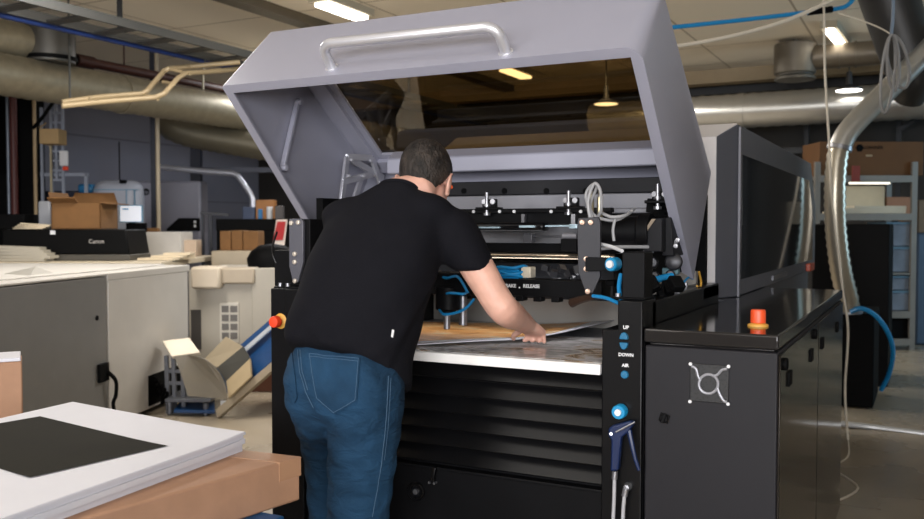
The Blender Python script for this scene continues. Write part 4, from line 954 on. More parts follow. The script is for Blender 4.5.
m = CB(PF); y, z = pf(102, 374); m.box(.008, .03, y-.06, y+.06, z-.05, z+.07); m.build('power_socket', blackm, sp, bevel=.004)
y1, z1 = pf(105, 372); y2, z2 = pf(110, 380); y3, z3 = pf(109, 405); m = CB(PF); m.tube([(.03, y1, z1), (.06, y2-.02, z2), (.05, y2, z2-.10), (.04, y3, z3), (.05, y3+.05, .03)], .013, 8, 6); m.build('power_cable', blackm, pu)
m = CB(PF); y, z = pf(148, 376); y4, z4 = pf(158, 376); m.box(.008, .016, y, 1.268, .07, z); m.build('side_opening', blackm, pu)
m = CB(PF)
for k in range(3): m.box(-.9+.0, -.3, -1.15+.16*k, -1.05+.16*k, ft+.012, ft+.018)
m.add([(-.20, -.55, ft+.004), (-.20, -.25, ft+.004), (-.5, -.4, ft+.004), (-.25, -.40, ft+.06)], [(0, 1, 3), (1, 2, 3), (2, 0, 3), (0, 2, 1)])
m.each('deck_guide', mat('pale_grey_metal', (176, 172, 164), .4, .3), pu)
# ------------------------------------------------------------------ beige finishing unit beyond it
d = 7.75; fu = root('finishing_unit', 'beige finishing unit with vents behind the blue belt conveyor', 'machine', -1.8, 8.2, 0)
m = CB(); pbox(m, 188, 300, 270, 415, d, 1.1, .03); pbox(m, 251, 300, 268, 400, d-.03, .02, .06); m.build('body', beige, fu, bevel=.01)
m = CB(); pbox(m, 190, 219, 267, 289, d-.14, .3); m.build('feed_box', mat('cream_casing', (198, 184, 164), .5, 0, .03), fu, bevel=.02)
m = CB(); pbox(m, 219, 254, 268, 284, d-.06, .2); m.build('cover', mat('tan_cover', (172, 158, 138), .5), fu, bevel=.015)
m = CB(); pbox(m, 219, 238, 303, 343, d-.012, .012); vp = m.build('vent_panel', mat('pale_vent_frame', (200, 194, 182), .5), fu, bevel=.003)
m = CB()
for j in range(4):
    for i in range(2): pbox(m, 221+8.5*i, 228+8.5*i, 306+9*j, 312.5+9*j, d-.018, .01)
m.each('vent', mat('vent_grey', (104, 100, 96), .6), vp)
m = CB(); pbox(m, 190, 200, 310, 350, d-.01, .02); m.build('slot', mat('dark_slot', (60, 56, 52), .6), fu)
# ------------------------------------------------------------------ belt conveyor
d = 6.55; cv = root('belt_conveyor', 'inclined blue belt conveyor with clear curved guard beside the printing unit', 'conveyor', -1.7, 6.7, 0)
beltm = mat('blue_belt', (22, 64, 112), .35, 0, .1, 30)
N, K, b = nodes(beltm)
def P(px, py, dd): return (rr_(px, dd), dd, zz_(py, dd))
def ramp(mb, pts, w, th):   # pts along the run (px, py) at depth d; extruded back by w
    fr = [P(x, y, d) for x, y in pts]; n = len(fr)
    vs = [f for f in fr]+[(f[0], d+w, f[2]) for f in fr]+[(f[0], d, f[2]-th) for f in fr]+[(f[0], d+w, f[2]-th) for f in fr]
    fs = []
    for i in range(n-1):
        fs += [(i, i+1, n+i+1, n+i), (2*n+i, 3*n+i, 3*n+i+1, 2*n+i+1), (i, 2*n+i, 2*n+i+1, i+1), (n+i, n+i+1, 3*n+i+1, 3*n+i)]
    fs += [(0, n, 3*n, 2*n), (n-1, 3*n-1, 4*n-1, 2*n-1)]
    mb.add(vs, fs)
def plate(mb, pts, th=.02):      # a flat plate through (px, py, depth) corners, thickness downwards
    q = [Vector(P(*p)) for p in pts]; n = len(q); nn_ = (q[1]-q[0]).cross(q[-1]-q[0]).normalized(); nn_ = nn_ if nn_.z < 0 else -nn_
    mb.add(q+[p+nn_*th for p in q], [tuple(range(n)), tuple(range(2*n-1, n-1, -1))]+[(a, (a+1) % n, n+(a+1) % n, n+a) for a in range(n)])
m = CB(); plate(m, [(172, 411, 6.45), (213, 412, 6.45), (213, 398, 6.95), (184, 396, 6.95)]); tag(m.build('lower_belt', beltm, cv), 'short blue belt at floor level')
m = CB(); plate(m, [(228, 399, 6.45), (300, 336.5, 6.45), (288, 304, 6.98), (214, 367, 6.95)]); tag(m.build('belt', beltm, cv), 'blue inclined belt')
m = CB(); plate(m, [(241, 350, 6.80), (290, 307.5, 6.82), (291, 311, 6.74), (243, 353.5, 6.72)], .006); tag(m.build('belt_guide', mat('pale_guide', (190, 196, 204), .4, .3), cv), 'pale guide strip along the belt')
m = CB(); plate(m, [(214, 411, 6.42), (227, 400, 6.42), (300, 337.5, 6.42), (300, 346, 6.40), (216, 419, 6.40)], .05); m.build('side_rail', mat('beige_rail', (168, 154, 132), .45, .2), cv)
tan_ = mat('hood_tan', (160, 146, 122), .5, .1)
m = CB(); plate(m, [(202, 361, 6.9), (225, 337, 6.92), (242, 347, 6.62), (216, 368, 6.6)]); m.build('hood_top', tan_, cv)
m = CB(); plate(m, [(216, 368, 6.6), (242, 347, 6.62), (249, 359, 6.43), (225, 382, 6.41)]); m.build('hood_band', mat('hood_dark', (56, 55, 50), .55), cv)
m = CB(); plate(m, [(225, 382, 6.41), (249, 359, 6.43), (250, 377, 6.37), (227, 399, 6.35)]); m.build('hood_side', mat('hood_side_beige', (178, 158, 124), .5), cv)
clear = bpy.data.materials.new('clear_plastic'); clear.use_nodes = True; nt = clear.node_tree; nt.nodes.clear()
o2 = nt.nodes.new('ShaderNodeOutputMaterial'); mx = nt.nodes.new('ShaderNodeMixShader'); tr = nt.nodes.new('ShaderNodeBsdfTransparent'); pb = nt.nodes.new('ShaderNodeBsdfPrincipled')
tr.inputs[0].default_value = (.8, .8, .78, 1); pb.inputs['Base Color'].default_value = lin((150, 142, 128))+(1,); pb.inputs['Roughness'].default_value = .25; mx.inputs[0].default_value = .62
nt.links.new(tr.outputs[0], mx.inputs[1]); nt.links.new(pb.outputs[0], mx.inputs[2]); nt.links.new(mx.outputs[0], o2.inputs[0])
m = CB(); arc = [P(173, 357, 6.42), P(186, 355.5, 6.42)]+[P(188+37.5*math.sin(a), 400-44*math.cos(a), 6.30) for a in [PI*.5*k/12 for k in range(1, 13)]]+[P(186, 397, 6.36), P(180, 376, 6.40)]
n = len(arc); m.add([Vector(v) for v in arc]+[Vector(v)+Vector((0, .012, 0)) for v in arc], [tuple(range(n)), tuple(range(2*n-1, n-1, -1))]+[(i, (i+1) % n, n+(i+1) % n, n+i) for i in range(n)]); m.build('curved_guard', clear, cv, smooth=False)
m = CB(); c0, c1, c2, c3 = P(161, 341, d+.08), P(188, 338, d+.08), P(199, 353, d-.10), P(170, 357, d-.10); dn = Vector((0, 0, -.07))
m.add([Vector(v) for v in (c0, c1, c2, c3)]+[Vector(v)+dn+Vector((0, .12, 0)) for v in (c0, c1)]+[Vector(v)+dn*.35+Vector((0, .03, 0)) for v in (c2, c3)], [(0, 1, 2, 3), (7, 6, 5, 4), (0, 4, 5, 1), (1, 5, 6, 2), (2, 6, 7, 3), (3, 7, 4, 0)])
m.build('control_box', mat('cream_panel', (222, 210, 190), .5), cv, bevel=.006)
m = CB()
for px in (165, 172, 181, 204): m.bar(P(px, 356 if px < 200 else 405, d+.03), (rr_(px, d), d+.03, .02), .03, .03)
for py in (372, 384, 414): m.bar(P(164, py, d+.03), P(182 if py < 400 else 216, py, d+.03), .025, .025)
m.cyl(P(168, 400, d-.05), P(168, 415, d-.05), .02, n=10); m.cyl(P(204, 404, d-.05), P(204, 417, d-.05), .02, n=10)
m.box(rr_(166, d), rr_(212, d), d-.07, d+.6, .10, .125); m.bar(P(285, 360, d+.3), (rr_(285, d), d+.3, 0), .08, .5)
m.build('stand', mat('stand_steel', (96, 98, 104), .4, .5), cv, bevel=.003)
m = CB(); pbox(m, 219, 227, 402, 410, d-.02, .01); m.build('label_plate', letter, cv)
m = CB()
for k in range(5): m.tube([P(149+2*k, 383+3*k, d+.1), P(154+3*k, 378+4*k, d+.0), P(160, 388+4*k, d+.05), P(164, 395+k, d+.05)], .012, 7, 5)
m.build('cable_bunch', blackm, cv)
m = CB(); pbox(m, 236, 275, 375, 403, d+.88, .26, 0); single('crate', m, mat('rust_brown_crate', (86, 48, 30), .7), 'dark rust brown crate on the floor under the conveyor', 'crate', bevel=.006)
# ------------------------------------------------------------------ work table with scanner and odds and ends
T = 1.072; wt = root('work_table', 'long pale table behind the printing unit carrying the black scanner', 'table', -3.8, 8.5, 0)
m = CB().box(-5.4, -2.60, 7.75, 9.6, T-.05, T); m.build('tabletop', mat('pale_board', (196, 182, 158), .55), wt, bevel=.006)
for r in (-5.3, -2.68):
    for dd in (7.85, 9.5): m = CB().box(r-.03, r+.03, dd-.03, dd+.03, 0, T-.05); m.build('leg', mat('leg_grey', (110, 108, 104), .5), wt)
sc = root('scanner', 'wide black flatbed scanner with a grey base on the work table', 'scanner', -3.6, 8.2, T+.001); d = 8.0
m = CB(); m.prism([(rr_(2, d), T+.055), (rr_(129.5, d), T+.055), (rr_(125.5, d), 1.352), (rr_(2, d), 1.352)], lambda a, b: (a, d, b), lambda a, b: (a, d+.52, b)); m.build('lid', mat('scanner_black', (8, 8, 8), .5, spec=.1), sc, bevel=.012)
m = CB(); pbox(m, 62, 130, 0, 1, d-.01, .54, T+.001); m = CB().box(rr_(2, d), rr_(130, d), d-.008, d+.53, T+.001, T+.056); m.build('base', mat('scanner_base_grey', (72, 68, 60), .5), sc, bevel=.006)
m = CB(); m.box(rr_(50.5, d), rr_(55.5, d), d-.004, d+.002, zz_(234.5, d), zz_(230.5, d)); m.build('label_square', letter, sc)
MT = lambda px, py, dd: Matrix.Translation(L(rr_(px, dd), dd, zz_(py, dd))) @ Matrix.Rotation(YAW, 4, 'Z') @ RX90
m = MB().text('Canon', .052, MT(96.5, 241.5, d-.003), .001); tag(m.build('lettering', mat('grey_lettering', (190, 184, 178), .5), sc, smooth=False), 'pale raised lettering')
# things on the scanner
zs = 1.353
m = CB(); pbox(m, -8, 25, 214, 240, 8.22, .28, zs); single('black_case', m, blackm, 'matt black flat case on the left end of the scanner', 'case', bevel=.01)
ob = root('open_carton', 'open brown cardboard box with flaps on the scanner', 'box', rr_(77, 8.25), 8.25, zs); d = 8.25
m = CB(); r0, r1, z1 = rr_(51.5, 8.05), rr_(101, 8.05), zz_(203, 8.05); t = .012
for b in ((r0, r1, 8.05, 8.05+t), (r0, r1, 8.45-t, 8.45), (r0, r0+t, 8.05, 8.45), (r1-t, r1, 8.05, 8.45)): m.box(b[0], b[1], b[2], b[3], zs+.001, z1)
m.box(r0, r1, 8.05, 8.45, zs+.001, zs+.012); m.build('carton', kraftd, ob)
for pts in (((r0, 8.05), (r0, 8.45), (r0-.02, 8.45), (r0-.02, 8.05), .09), ((r1, 8.05), (r1, 8.45), (r1+.09, 8.5), (r1+.09, 8.1), -.01), ((r0, 8.45), (r1, 8.45), (r1-.05, 8.5), (r0+.02, 8.5), .10), ((r0, 8.05), (r1-.2, 8.05), (r1-.2, 7.97), (r0, 7.97), .04)):
    a, b, c, e, h = pts; m = CB(); q = [Vector((a[0], a[1], z1)), Vector((b[0], b[1], z1)), Vector((c[0], c[1], z1+h)), Vector((e[0], e[1], z1+h))]
    m.add(q+[k+Vector((0, .004, .008)) for k in q], [(0, 1, 2, 3), (7, 6, 5, 4), (0, 4, 5, 1), (1, 5, 6, 2), (2, 6, 7, 3), (3, 7, 4, 0)]); m.build('flap', kraftd, ob)
m = CB()
for k in range(4): m.cb(((rr_(31+2*k, 8.08)), 8.08, zs+.008+.012*k), (.26, .12, .010), (0, .02*k, .12*k))
single('paper_stack', m, mat('cream_paper', (206, 190, 162), .7), 'loose pile of cream papers on the scanner beside the open box', 'paper stack')
m = CB(); pbox(m, 38, 51, 201, 214, 8.38, .1, zs); single('label_printer', m, mat('pale_grey_plastic', (150, 152, 158), .5), 'small pale grey device behind the open box', 'device', bevel=.02)
m = CB()
for k in range(5): m.cb(((rr_(20+(k*7) % 9, 7.9)), 7.88, T+.016+.026*k), (.55-.04*k, .16, .024), (0, .01*k, .05*k-.1))
single('paper_stack', m, mat('grey_cream_paper', (176, 168, 152), .7), 'ragged grey stack of papers in front of the scanner', 'paper stack')
m = CB(); pbox(m, 142, 181, 232, 250, 9.1, .4, T+.001); rs = m
single('paper_ream', m, mat('pale_grey_ream', (188, 184, 178), .6), 'pale grey block of paper on the table left of the beige pipe', 'paper block', bevel=.006)
m = CB(); pbox(m, 145, 158, 228, 250, 9.52, .07, T+.001); single('small_box', m, kraftd, 'small brown box behind the pale paper block', 'box', bevel=.004)
m = CB(); pbox(m, 183, 196, 240, 250, 9.2, .2, T+.001); single('small_box', m, mat('white_brown_box', (190, 168, 146), .6), 'small pale box right of the paper block', 'box', bevel=.004)
m = CB()
for k in range(3): m.cb((rr_(169+4*k, 8.35), 8.3+.06*k, T+.012+.02*k), (.34-.05*k, .5-.1*k, .018), (0, 0, .12*k-.1))
single('board_stack', m, mat('cream_board', (214, 198, 170), .6), 'cream boards lying flat on the pale table right of the scanner', 'boards')
mo = root('monitor', 'small white screen on a black stand in front of the grey press', 'monitor', rr_(131, 9.4), 9.4, T+.001); d = 9.35
m = CB(); pbox(m, 119.5, 142.5, 205, 222.5, d, .03); m.build('bezel', mat('cyan_bezel', (110, 150, 176), .4), mo, bevel=.004)
m = CB(); pbox(m, 120.5, 141.5, 206, 221.5, d-.003, .004); m.build('screen', mat('lit_screen', (222, 226, 236), .4, emit=.55), mo)
m = CB(); pbox(m, 123, 129, 208.3, 209.8, d-.005, .002); m.build('screen_text', mat('screen_blue', (70, 150, 196), .5), mo)
m = CB(); m.box(rr_(128, d), rr_(134, d), d+.03, d+.06, T+.02, zz_(215, d)); m.box(rr_(122, d), rr_(144, d), d-.1, d+.15, T+.001, T+.02); pbox(m, 126, 146, 223, 233, d+.04, .04); m.build('stand', blackm, mo, bevel=.004)
# ------------------------------------------------------------------ grey press behind
d = 11.0; hp_ = root('digital_press', 'big pale grey press with a rounded front behind the open box', 'machine', rr_(145, d), 11.6, 0)
m = CB(); pbox(m, 118, 201, 181, 300, d+.05, .34, .03); m.build('body', mat('press_grey', (112, 112, 124), .5, 0, .03), hp_, bevel=.03)
m = CB(); pbox(m, 90, 140, 180, 300, d-.12, .5, .03); m.build('front_cover', mat('press_pale', (172, 176, 188), .45, 0, .03), hp_, bevel=.14, segs=5)
m = CB(); pbox(m, 90.5, 139.5, 189.4, 190.2, d-.127, .02)
for px in (126.5, 134.5): pbox(m, px, px+.8, 190, 214, d-.127, .02)
m.each('cover_joint', mat('cyan_joint', (96, 142, 170), .4), hp_)
q = L(rr_(145.3, d), d+.045, zz_(191.8, d)); m = MB(); m.lathe(q, -FH, [(0, .042), (.008, .042), (.008, 0)], 28); lg = m.build('logo_disc', blackm, hp_)
m = MB().text('hp', .066, Matrix.Translation(q-FH*.010) @ Matrix.Rotation(YAW, 4, 'Z') @ RX90 @ Matrix.Shear('XZ', 4, (0, 0)), .001); m.build('logo_letters', mat('logo_grey', (120, 120, 132), .5), lg, smooth=False)
m = CB(); poly = [(166, 229), (178, 218), (199, 218), (199, 231), (166, 231)]; m.prism([(rr_(a, d), zz_(b, d)) for a, b in poly], lambda a, b: (a, d+.03, b), lambda a, b: (a, d+.06, b)); pn = m.build('dark_panel', blackm, hp_)
m = CB()
for py in (222, 226): pbox(m, 194, 196, py-1.2, py+1.2, d+.022, .01)
m.each('panel_light', letter, pn)
m = CB(); pbox(m, 78, 93, 184, 193, d+.1, .6); tag(m.build('blue_cover', mat('press_blue', (30, 112, 164), .4), hp_, bevel=.03), 'blue end cover'); m = CB(); pbox(m, 38, 92, 191, 300, d+.15, .8, .0); m.build('feeder', mat('feeder_navy', (34, 42, 62), .5), hp_, bevel=.02)
m = CB(); q = (rr_(126.5, d), d-.03); m.box(q[0]-.025, q[0]+.035, d-.14, d-.05, zz_(184, d), zz_(180.5, d)); m.build('sensor_button', blackm, hp_)
m = CB(); pbox(m, 119.8, 120.6, 142, 182, d+.3, .02); m.build('signal_rod', blackm, hp_)
# ------------------------------------------------------------------ more of the hall on the left
def tubeD(mb, pts, r, n=10, k=0, **kw): return mb.tube([at(*p) for p in pts], r, n, k, **kw)
rl = root('pipe_rail', 'bent silver pipe rail running down behind the grey press', 'rail', rr_(230, 10.6), 10.6, 0)
m = MB(); tubeD(m, [(160, 167, 10.97), (200, 171, 10.97), (233, 173.5, 10.97), (238, 176, 10.97), (250, 193, 10.97), (252.5, 199, 10.97), (252.5, 240, 10.97)], .035, 12); m.tube([at(252.5, 238, 10.97), V((at(252.5, 238, 10.97).x, at(252.5, 238, 10.97).y, 0))], .035, 12); m.build('pipe', mat('satin_pipe', (176, 178, 190), .3, .6), rl)
m = CB(); pbox(m, 196, 300, 167.5, 172.5, 12.65, .1); single('crossbar', m, mat('slate_bar', (64, 66, 76), .6), 'dark grey horizontal bar high on the left wall', 'bar')
m = CB(); pbox(m, 191, 201, 143, 182, 12.75, .12, 0); single('post', m, mat('navy_post', (34, 36, 48), .6), 'dark steel post beside the right end of the grey press', 'post')
wbk = root('workbench', 'black topped workbench with boxes on it left of the raised lid', 'workbench', rr_(255, 10), 10.2, 0); d = 10.0
m = CB(); pbox(m, 216, 300, 219, 231, d, .8); m.build('benchtop', blackm, wbk, bevel=.006)
for px in (219, 297):
    for dd in (d+.05, d+.75): m = CB().box(rr_(px, d)-.03, rr_(px, d)+.03, dd-.03, dd+.03, 0, zz_(230, d)); m.build('leg', blackm, wbk)
m = CB(); m.bar(P(201, 213, d), P(229, 215, d), .03, .03); m.bar(P(211, 214, d), (rr_(211, d), d, 0), .03, .03); m.bar(P(203, 214, d), (rr_(203, d), d, 0), .03, .03); m.build('side_frame', mat('dark_frame', (40, 42, 50), .5), wbk)
zt = zz_(219, d)+.001
for i, (a, b, c, e, col, lab) in enumerate(((256, 274, 200, .18, (160, 108, 58), 'brown box standing at the back of the black workbench'), (243, 255, 207, .12, (58, 70, 96), 'navy blue box left of the brown box on the workbench'), (258, 262, 209, .05, (40, 108, 160), 'slim blue box in front of the brown box on the workbench'), (275, 283, 206, .1, (74, 70, 70), 'charcoal box right of the brown box on the workbench'))):
    m = CB(); pbox(m, a, b, c, 219, d+.1+(.3 if e > .1 else 0), e, zt); single('storage_box', m, mat('box_tint_%s' % 'abcd'[i], col, .6), lab, 'box', bevel=.006)
m = CB(); m.cyl((rr_(266, d), d+.2, zt), (rr_(266, d), d+.2, zt+.14), .035, n=14); single('white_jar', m, letter, 'small white jar in front of the brown box on the workbench', 'jar', bevel=.006)
# low cabinet with cartons
d = 9.05; lc = CB(); pbox(lc, 211, 300, 251, 268, d, .7, 0); zc = zz_(251, d)+.001
single('low_cabinet', lc, mat('stone_casing', (170, 156, 134), .5), 'low stone coloured cabinet carrying brown cartons', 'cabinet', bevel=.012)
for a, b, c, dd, lab in ((220, 230.5, 231, .18, 'narrow brown carton at the left of the low cabinet top'), (231.5, 242, 230.5, .2, 'brown carton in the middle of the three on the low cabinet'), (243, 258, 231, .22, 'wide shadowed brown carton at the right on the low cabinet')):
    m = CB(); pbox(m, a, b, c, 251, d+dd, .3, zc); single('carton', m, kraftd, lab, 'box', 'cartons on the low cabinet', bevel=.006)
rc_ = root('red_catalogue', 'red catalogue with a white border leaning by the left bracket', 'catalogue', rr_(279, 8.9), 8.9, zc)
m = CB(); d = 9.3
def lean(mb, pts, th=.012): q = [Vector(P(x, y, dd)) for x, y, dd in pts]; mb.add(q+[k+Vector((0, th, 0)) for k in q], [(0, 1, 2, 3), (7, 6, 5, 4), (0, 4, 5, 1), (1, 5, 6, 2), (2, 6, 7, 3), (3, 7, 4, 0)])
lean(m, [(271.5, 251, 9.15), (283.5, 251, 9.15), (287.5, 219.5, 9.35), (276.5, 219.5, 9.35)]); m.build('cover', mat('pale_cover', (206, 194, 186), .5), rc_)
m = CB(); lean(m, [(273, 240, 9.20), (283, 240, 9.20), (286, 221.5, 9.325), (277.5, 221.5, 9.325)], .004); tag(m.build('red_panel', mat('deep_red', (158, 36, 40), .5), rc_), 'red printed panel')
m = MB(); q = L(rr_(272, 8.3), 8.3, zz_(269, 7.75)+.0); 
m = CB(); d = 8.3; m.loft([[Vector((rr_(272, d)+a*math.cos(t), d+.22*a/.22*math.sin(t), zz_(270, 7.75)+h+.0)) for t in [2*PI*k/20 for k in range(20)]] for h, a in ((.001, .22), (.08, .23), (.15, .19), (.20, .12), (.215, .03))])
single('black_bag', m, blackm, 'slumped black bag on top of the beige finishing unit', 'bag', angle=70)
# dark columns and pipes at far left
d = 10.6
m = CB(); pbox(m, -20, 8, 60, 300, d, .3, 0); m.box(rr_(-20, d), rr_(8, d), d, d+.3, 2, CEIL-.002); single('steel_column', m, blackm, 'black steel column at the far left edge', 'column')
m = CB(); m.box(rr_(20, d), rr_(34.5, d), d, d+.3, 0, CEIL-.002); single('steel_column', m, blackm, 'black steel column between the red pipe and the beige pipe', 'column')
for px, r, mm, lab in ((15.5, .042, mat('oxide_red_pipe', (74, 26, 20), .5), 'dark red pipe between two black columns'), (9.8, .018, mat('steel_conduit', (120, 128, 140), .4, .4), 'thin grey conduit beside the dark red pipe'), (36.5, .02, mat('beige_pipe', (176, 152, 116), .5), 'thin beige pipe on the right of the black columns')):
    q = L(rr_(px, d-.1), d-.1, 0); m = MB().cyl(q, V((q.x, q.y, CEIL-.002)), r, n=14); m.cyl((q.x, q.y, zz_(184, d)), (q.x, q.y, zz_(184, d)+.05), r*1.12, n=14); single('vertical_pipe', m, mm, lab, 'pipe')
lr = root('ladder_rack', 'pale ladder shaped rack standing behind the open box', 'rack', rr_(58, 10.4), 10.4, 0); d = 10.4
m = CB()
for px in (43, 52.5, 57.5, 64): m.box(rr_(px, d)-.014, rr_(px, d)+.014, d, d+.03, 0 if px != 57.5 else zz_(180, d), zz_(96 if px > 45 else 108, d))
for k in range(9): m.box(rr_(52.5, d), rr_(64, d), d+.005, d+.025, zz_(104+9.5*k, d)-.012, zz_(104+9.5*k, d)+.012)
m.box(rr_(40, d), rr_(88, d), d+.03, d+.06, zz_(176, d), zz_(173, d)); m.box(rr_(84, d), rr_(87, d), d+.03, d+.06, 0, zz_(173, d)); m.build('frame', mat('pale_blue_grey', (140, 146, 160), .5, .2), lr)
m = CB(); pbox(m, 51, 53, 140, 215, d-.02, .015); m.build('pole', mat('beige_pole', (166, 154, 128), .5), lr)
m = CB(); pbox(m, 41, 60, 129, 144, d-.3, .22); m.tube([(rr_(50, d), d-.2, zz_(130, d)), (rr_(50, d), d-.05, zz_(124, d))], .01, 6); single('wooden_box', m, mat('pale_wood', (172, 142, 98), .6), 'small pale wooden box hung on the ladder rack', 'box', bevel=.01)
m = CB(); pbox(m, 60.5, 68, 151, 166, d-.06, .05); wd_ = root('alarm_unit', 'white wall unit with a red tip on the ladder rack', 'alarm', rr_(64, d), d-.06, zz_(170, d)); m.build('unit', letter, wd_, bevel=.008)
m = CB(); pbox(m, 63.5, 68, 166.5, 170.5, d-.06, .05); tag(m.build('red_tip', redpl, wd_, bevel=.008), 'red tip')
m = MB(); tubeD(m, [(33, 128, 10.2), (42, 118, 10.1), (52, 104, 10.1), (60, 96, 10.1)], .02, 8, 5); single('drooping_cable', m, blackm, 'black cable running from the columns up to the ladder rack', 'cable')
d = 10.35
m = CB(); m.box(rr_(151.5, d), rr_(156.3, d), d, d+.06, 0, CEIL-.002); single('slim_post', m, mat('blue_black_post', (22, 28, 44), .5), 'slim blue black post in front of the grey press', 'post')
q = L(rr_(158.8, d-.05), d-.05, 0); m = MB().cyl(q, V((q.x, q.y, CEIL-.002)), .024, n=12); single('vertical_pipe', m, mat('cream_pipe', (178, 164, 140), .5), 'cream pipe standing against the slim dark post', 'pipe')
# ------------------------------------------------------------------ ducts and trays overhead, left
du = -7.4; zd = 2.74
dl = thing('ventilation_duct', 'fat galvanised duct running back across the upper left', 'duct', (du, 5.5, zd))
m = MB().tube([(du, 2.2, zd), (du, 13.0, zd)], .185, 28, 0, rib=.008, ribstep=.055); m.build('duct', galvd, dl, angle=60)
m = MB()
for y in (4.7, 6.6, 8.4, 10.2): m.ring_pipe((du, y, zd), (du, y+.08, zd), .20, .178, 28)
m.each('collar', galvd, dl)
m = MB()
for y in (4.2, 6.0, 7.8): m.bar((du, y, zd+.2), (du, y, CEIL), .02, .02)
m.each('hanger_strap', galvd, dl)
q = at(50, 42, 8.35); dv = thing('duct_damper', 'grey cylindrical air valve standing on the fat galvanised duct', 'air valve', (du, q.y, zd+.19))
m = MB(); yv = 7.4/(-ray(50, 45).x)*ray(50, 45).y; m.cyl((du, yv, zd+.175), (du, yv, 3.28), .225, n=32); m.build('housing', mat('valve_grey', (82, 80, 76), .42, .4), dv, bevel=.01)
m = MB(); m.ring_pipe((du, yv, zd+.20), (du, yv, zd+.235), .242, .2, 32); m.ring_pipe((du, yv, 3.26), (du, yv, 3.29), .238, .2, 32); m.each('rim', blackm, dv)
m = MB().tube([(du-.1, yv, 3.1), (du-.1, yv-.6, 3.08), (du-.12, yv-2.5, 3.05)], .17, 24, 0, rib=.004, ribstep=.06); single('side_duct', m, galvd, 'shorter duct entering the grey air valve from the left', 'duct', angle=60)
m = MB(); tubeD(m, [(165, 118, 10.9), (172, 126, 10.9), (190, 133, 10.9), (220, 139, 10.9), (300, 152, 10.9)], .165, 24, 6, rib=.012, ribstep=.05); single('flexible_duct', m, mat('flex_duct_olive', (110, 104, 88), .45, .5), 'ribbed olive grey duct below the fat duct left of the lid', 'duct', angle=60)
zt = 3.0; ct = thing('cable_tray', 'long dark cable tray under the ceiling at upper left', 'cable tray', tuple(onZ(120, 32, zt)))
ta, tb_ = onZ(0, 8, zt), onZ(240, 57, zt); ca, cb_ = onZ(0, 1, zt), onZ(240, 51, zt)
xm = -6.06; w = .21
trm = mat('tray_steel', (74, 74, 72), .5, .4)
m = MB()
for s in (-1, 1): m.box(xm+s*w-.012, xm+s*w+.012, 2.0, 12.9, zt, zt+.07)
m.each('side_channel', trm, ct)
m = MB(); y = 2.1
while y < 12.8: m.box(xm-w, xm+w, y, y+.12, zt+.005, zt+.02); y += .46
m.each('rung', trm, ct)
m = MB()
for y in (3.4, 5.6, 8.2, 10.5): m.box(xm-w-.026, xm-w-.0125, y, y+.05, zt-.0, CEIL)
m.each('hanger', mat('hanger_dark', (58, 58, 60), .5, .4), ct)
m = MB().cyl((xm-w-.05, 2.0, zt-.01), (xm-w-.05, 12.95, zt-.01), .022, n=14); single('overhead_pipe', m, mat('deep_blue_pipe', (18, 44, 100), .45), 'deep blue pipe along the lower edge of the cable tray', 'pipe')
# two cables lying in the tray
m = MB()
for k in range(2): m.tube([(xm+.12+.035*k, 2.0+2*j, zt+.035+.006*((j+k) % 2)) for j in range(6)], .014, 7, 4)
single('tray_cables', m, blackm, 'bundle of black cables lying in the cable tray', 'cables')
m = MB(); q0, q1 = at(76, 60, 8.9), at(150, 74, 10.1); q1 = V((q0.x, q1.y, q0.z)); m.cyl(q0, q1, .05, n=14); m.cyl(q0, q0+V((0, .2, 0)), .065, n=14); m.cyl(q1+V((0, 1.6, 0)), q1+V((0, 3.2, 0)), .05, n=14); m.cyl(q1, q1+V((0, 1.6, 0)), .045, n=14)
for y in (.6, 2.4): m.bar(q0+V((0, y, .05)), V((q0.x, q0.y+y, CEIL)), .012, .012)
single('sprinkler_pipe', m, mat('rust_red_pipe', (58, 24, 16), .5), 'rust red pipe hung under the ceiling above the fat duct', 'pipe')
cl_ = thing('cable_ladder', 'pair of bent cream conduits crossing in front of the fat duct', 'conduit', tuple(at(150, 90, 8)))
cm_ = mat('cream_conduit', (172, 152, 118), .4, .1)
m = MB(); tubeD(m, [(62, 102, 7.6), (100, 97, 7.8), (142, 93.5, 8.0), (147, 91, 8.0), (164, 71, 8.2), (168, 69, 8.2), (190, 66.5, 8.5), (240, 62, 8.6)], .023, 12); m.build('conduit', cm_, cl_)
m = MB(); tubeD(m, [(62, 106, 7.4), (100, 102, 7.6), (148, 98, 7.8), (156, 97, 7.8), (164, 94, 7.8), (178, 78, 8.0), (186, 73, 8.1), (205, 72, 8.4), (250, 68, 9.0)], .023, 12); m.build('conduit', cm_, cl_)
m = MB()
for a, b in (((163, 82, 8.1), (174, 84, 7.9)), ((145, 95, 8.0), (158, 99, 7.8)), ((90, 99, 7.7), (92, 104, 7.6)), ((170, 69, 8.2), (190, 74, 8.1))): tubeD(m, [a, b], .016, 8)
m.each('clamp', cm_, cl_)
m = MB()
for px in (70, 205): q = at(px, 100 if px < 100 else 67, 7.7 if px < 100 else 8.7); m.bar(q, V((q.x, q.y, CEIL if px < 100 else zt)), .012, .012)
m.each('hanger_rod', trm, cl_)
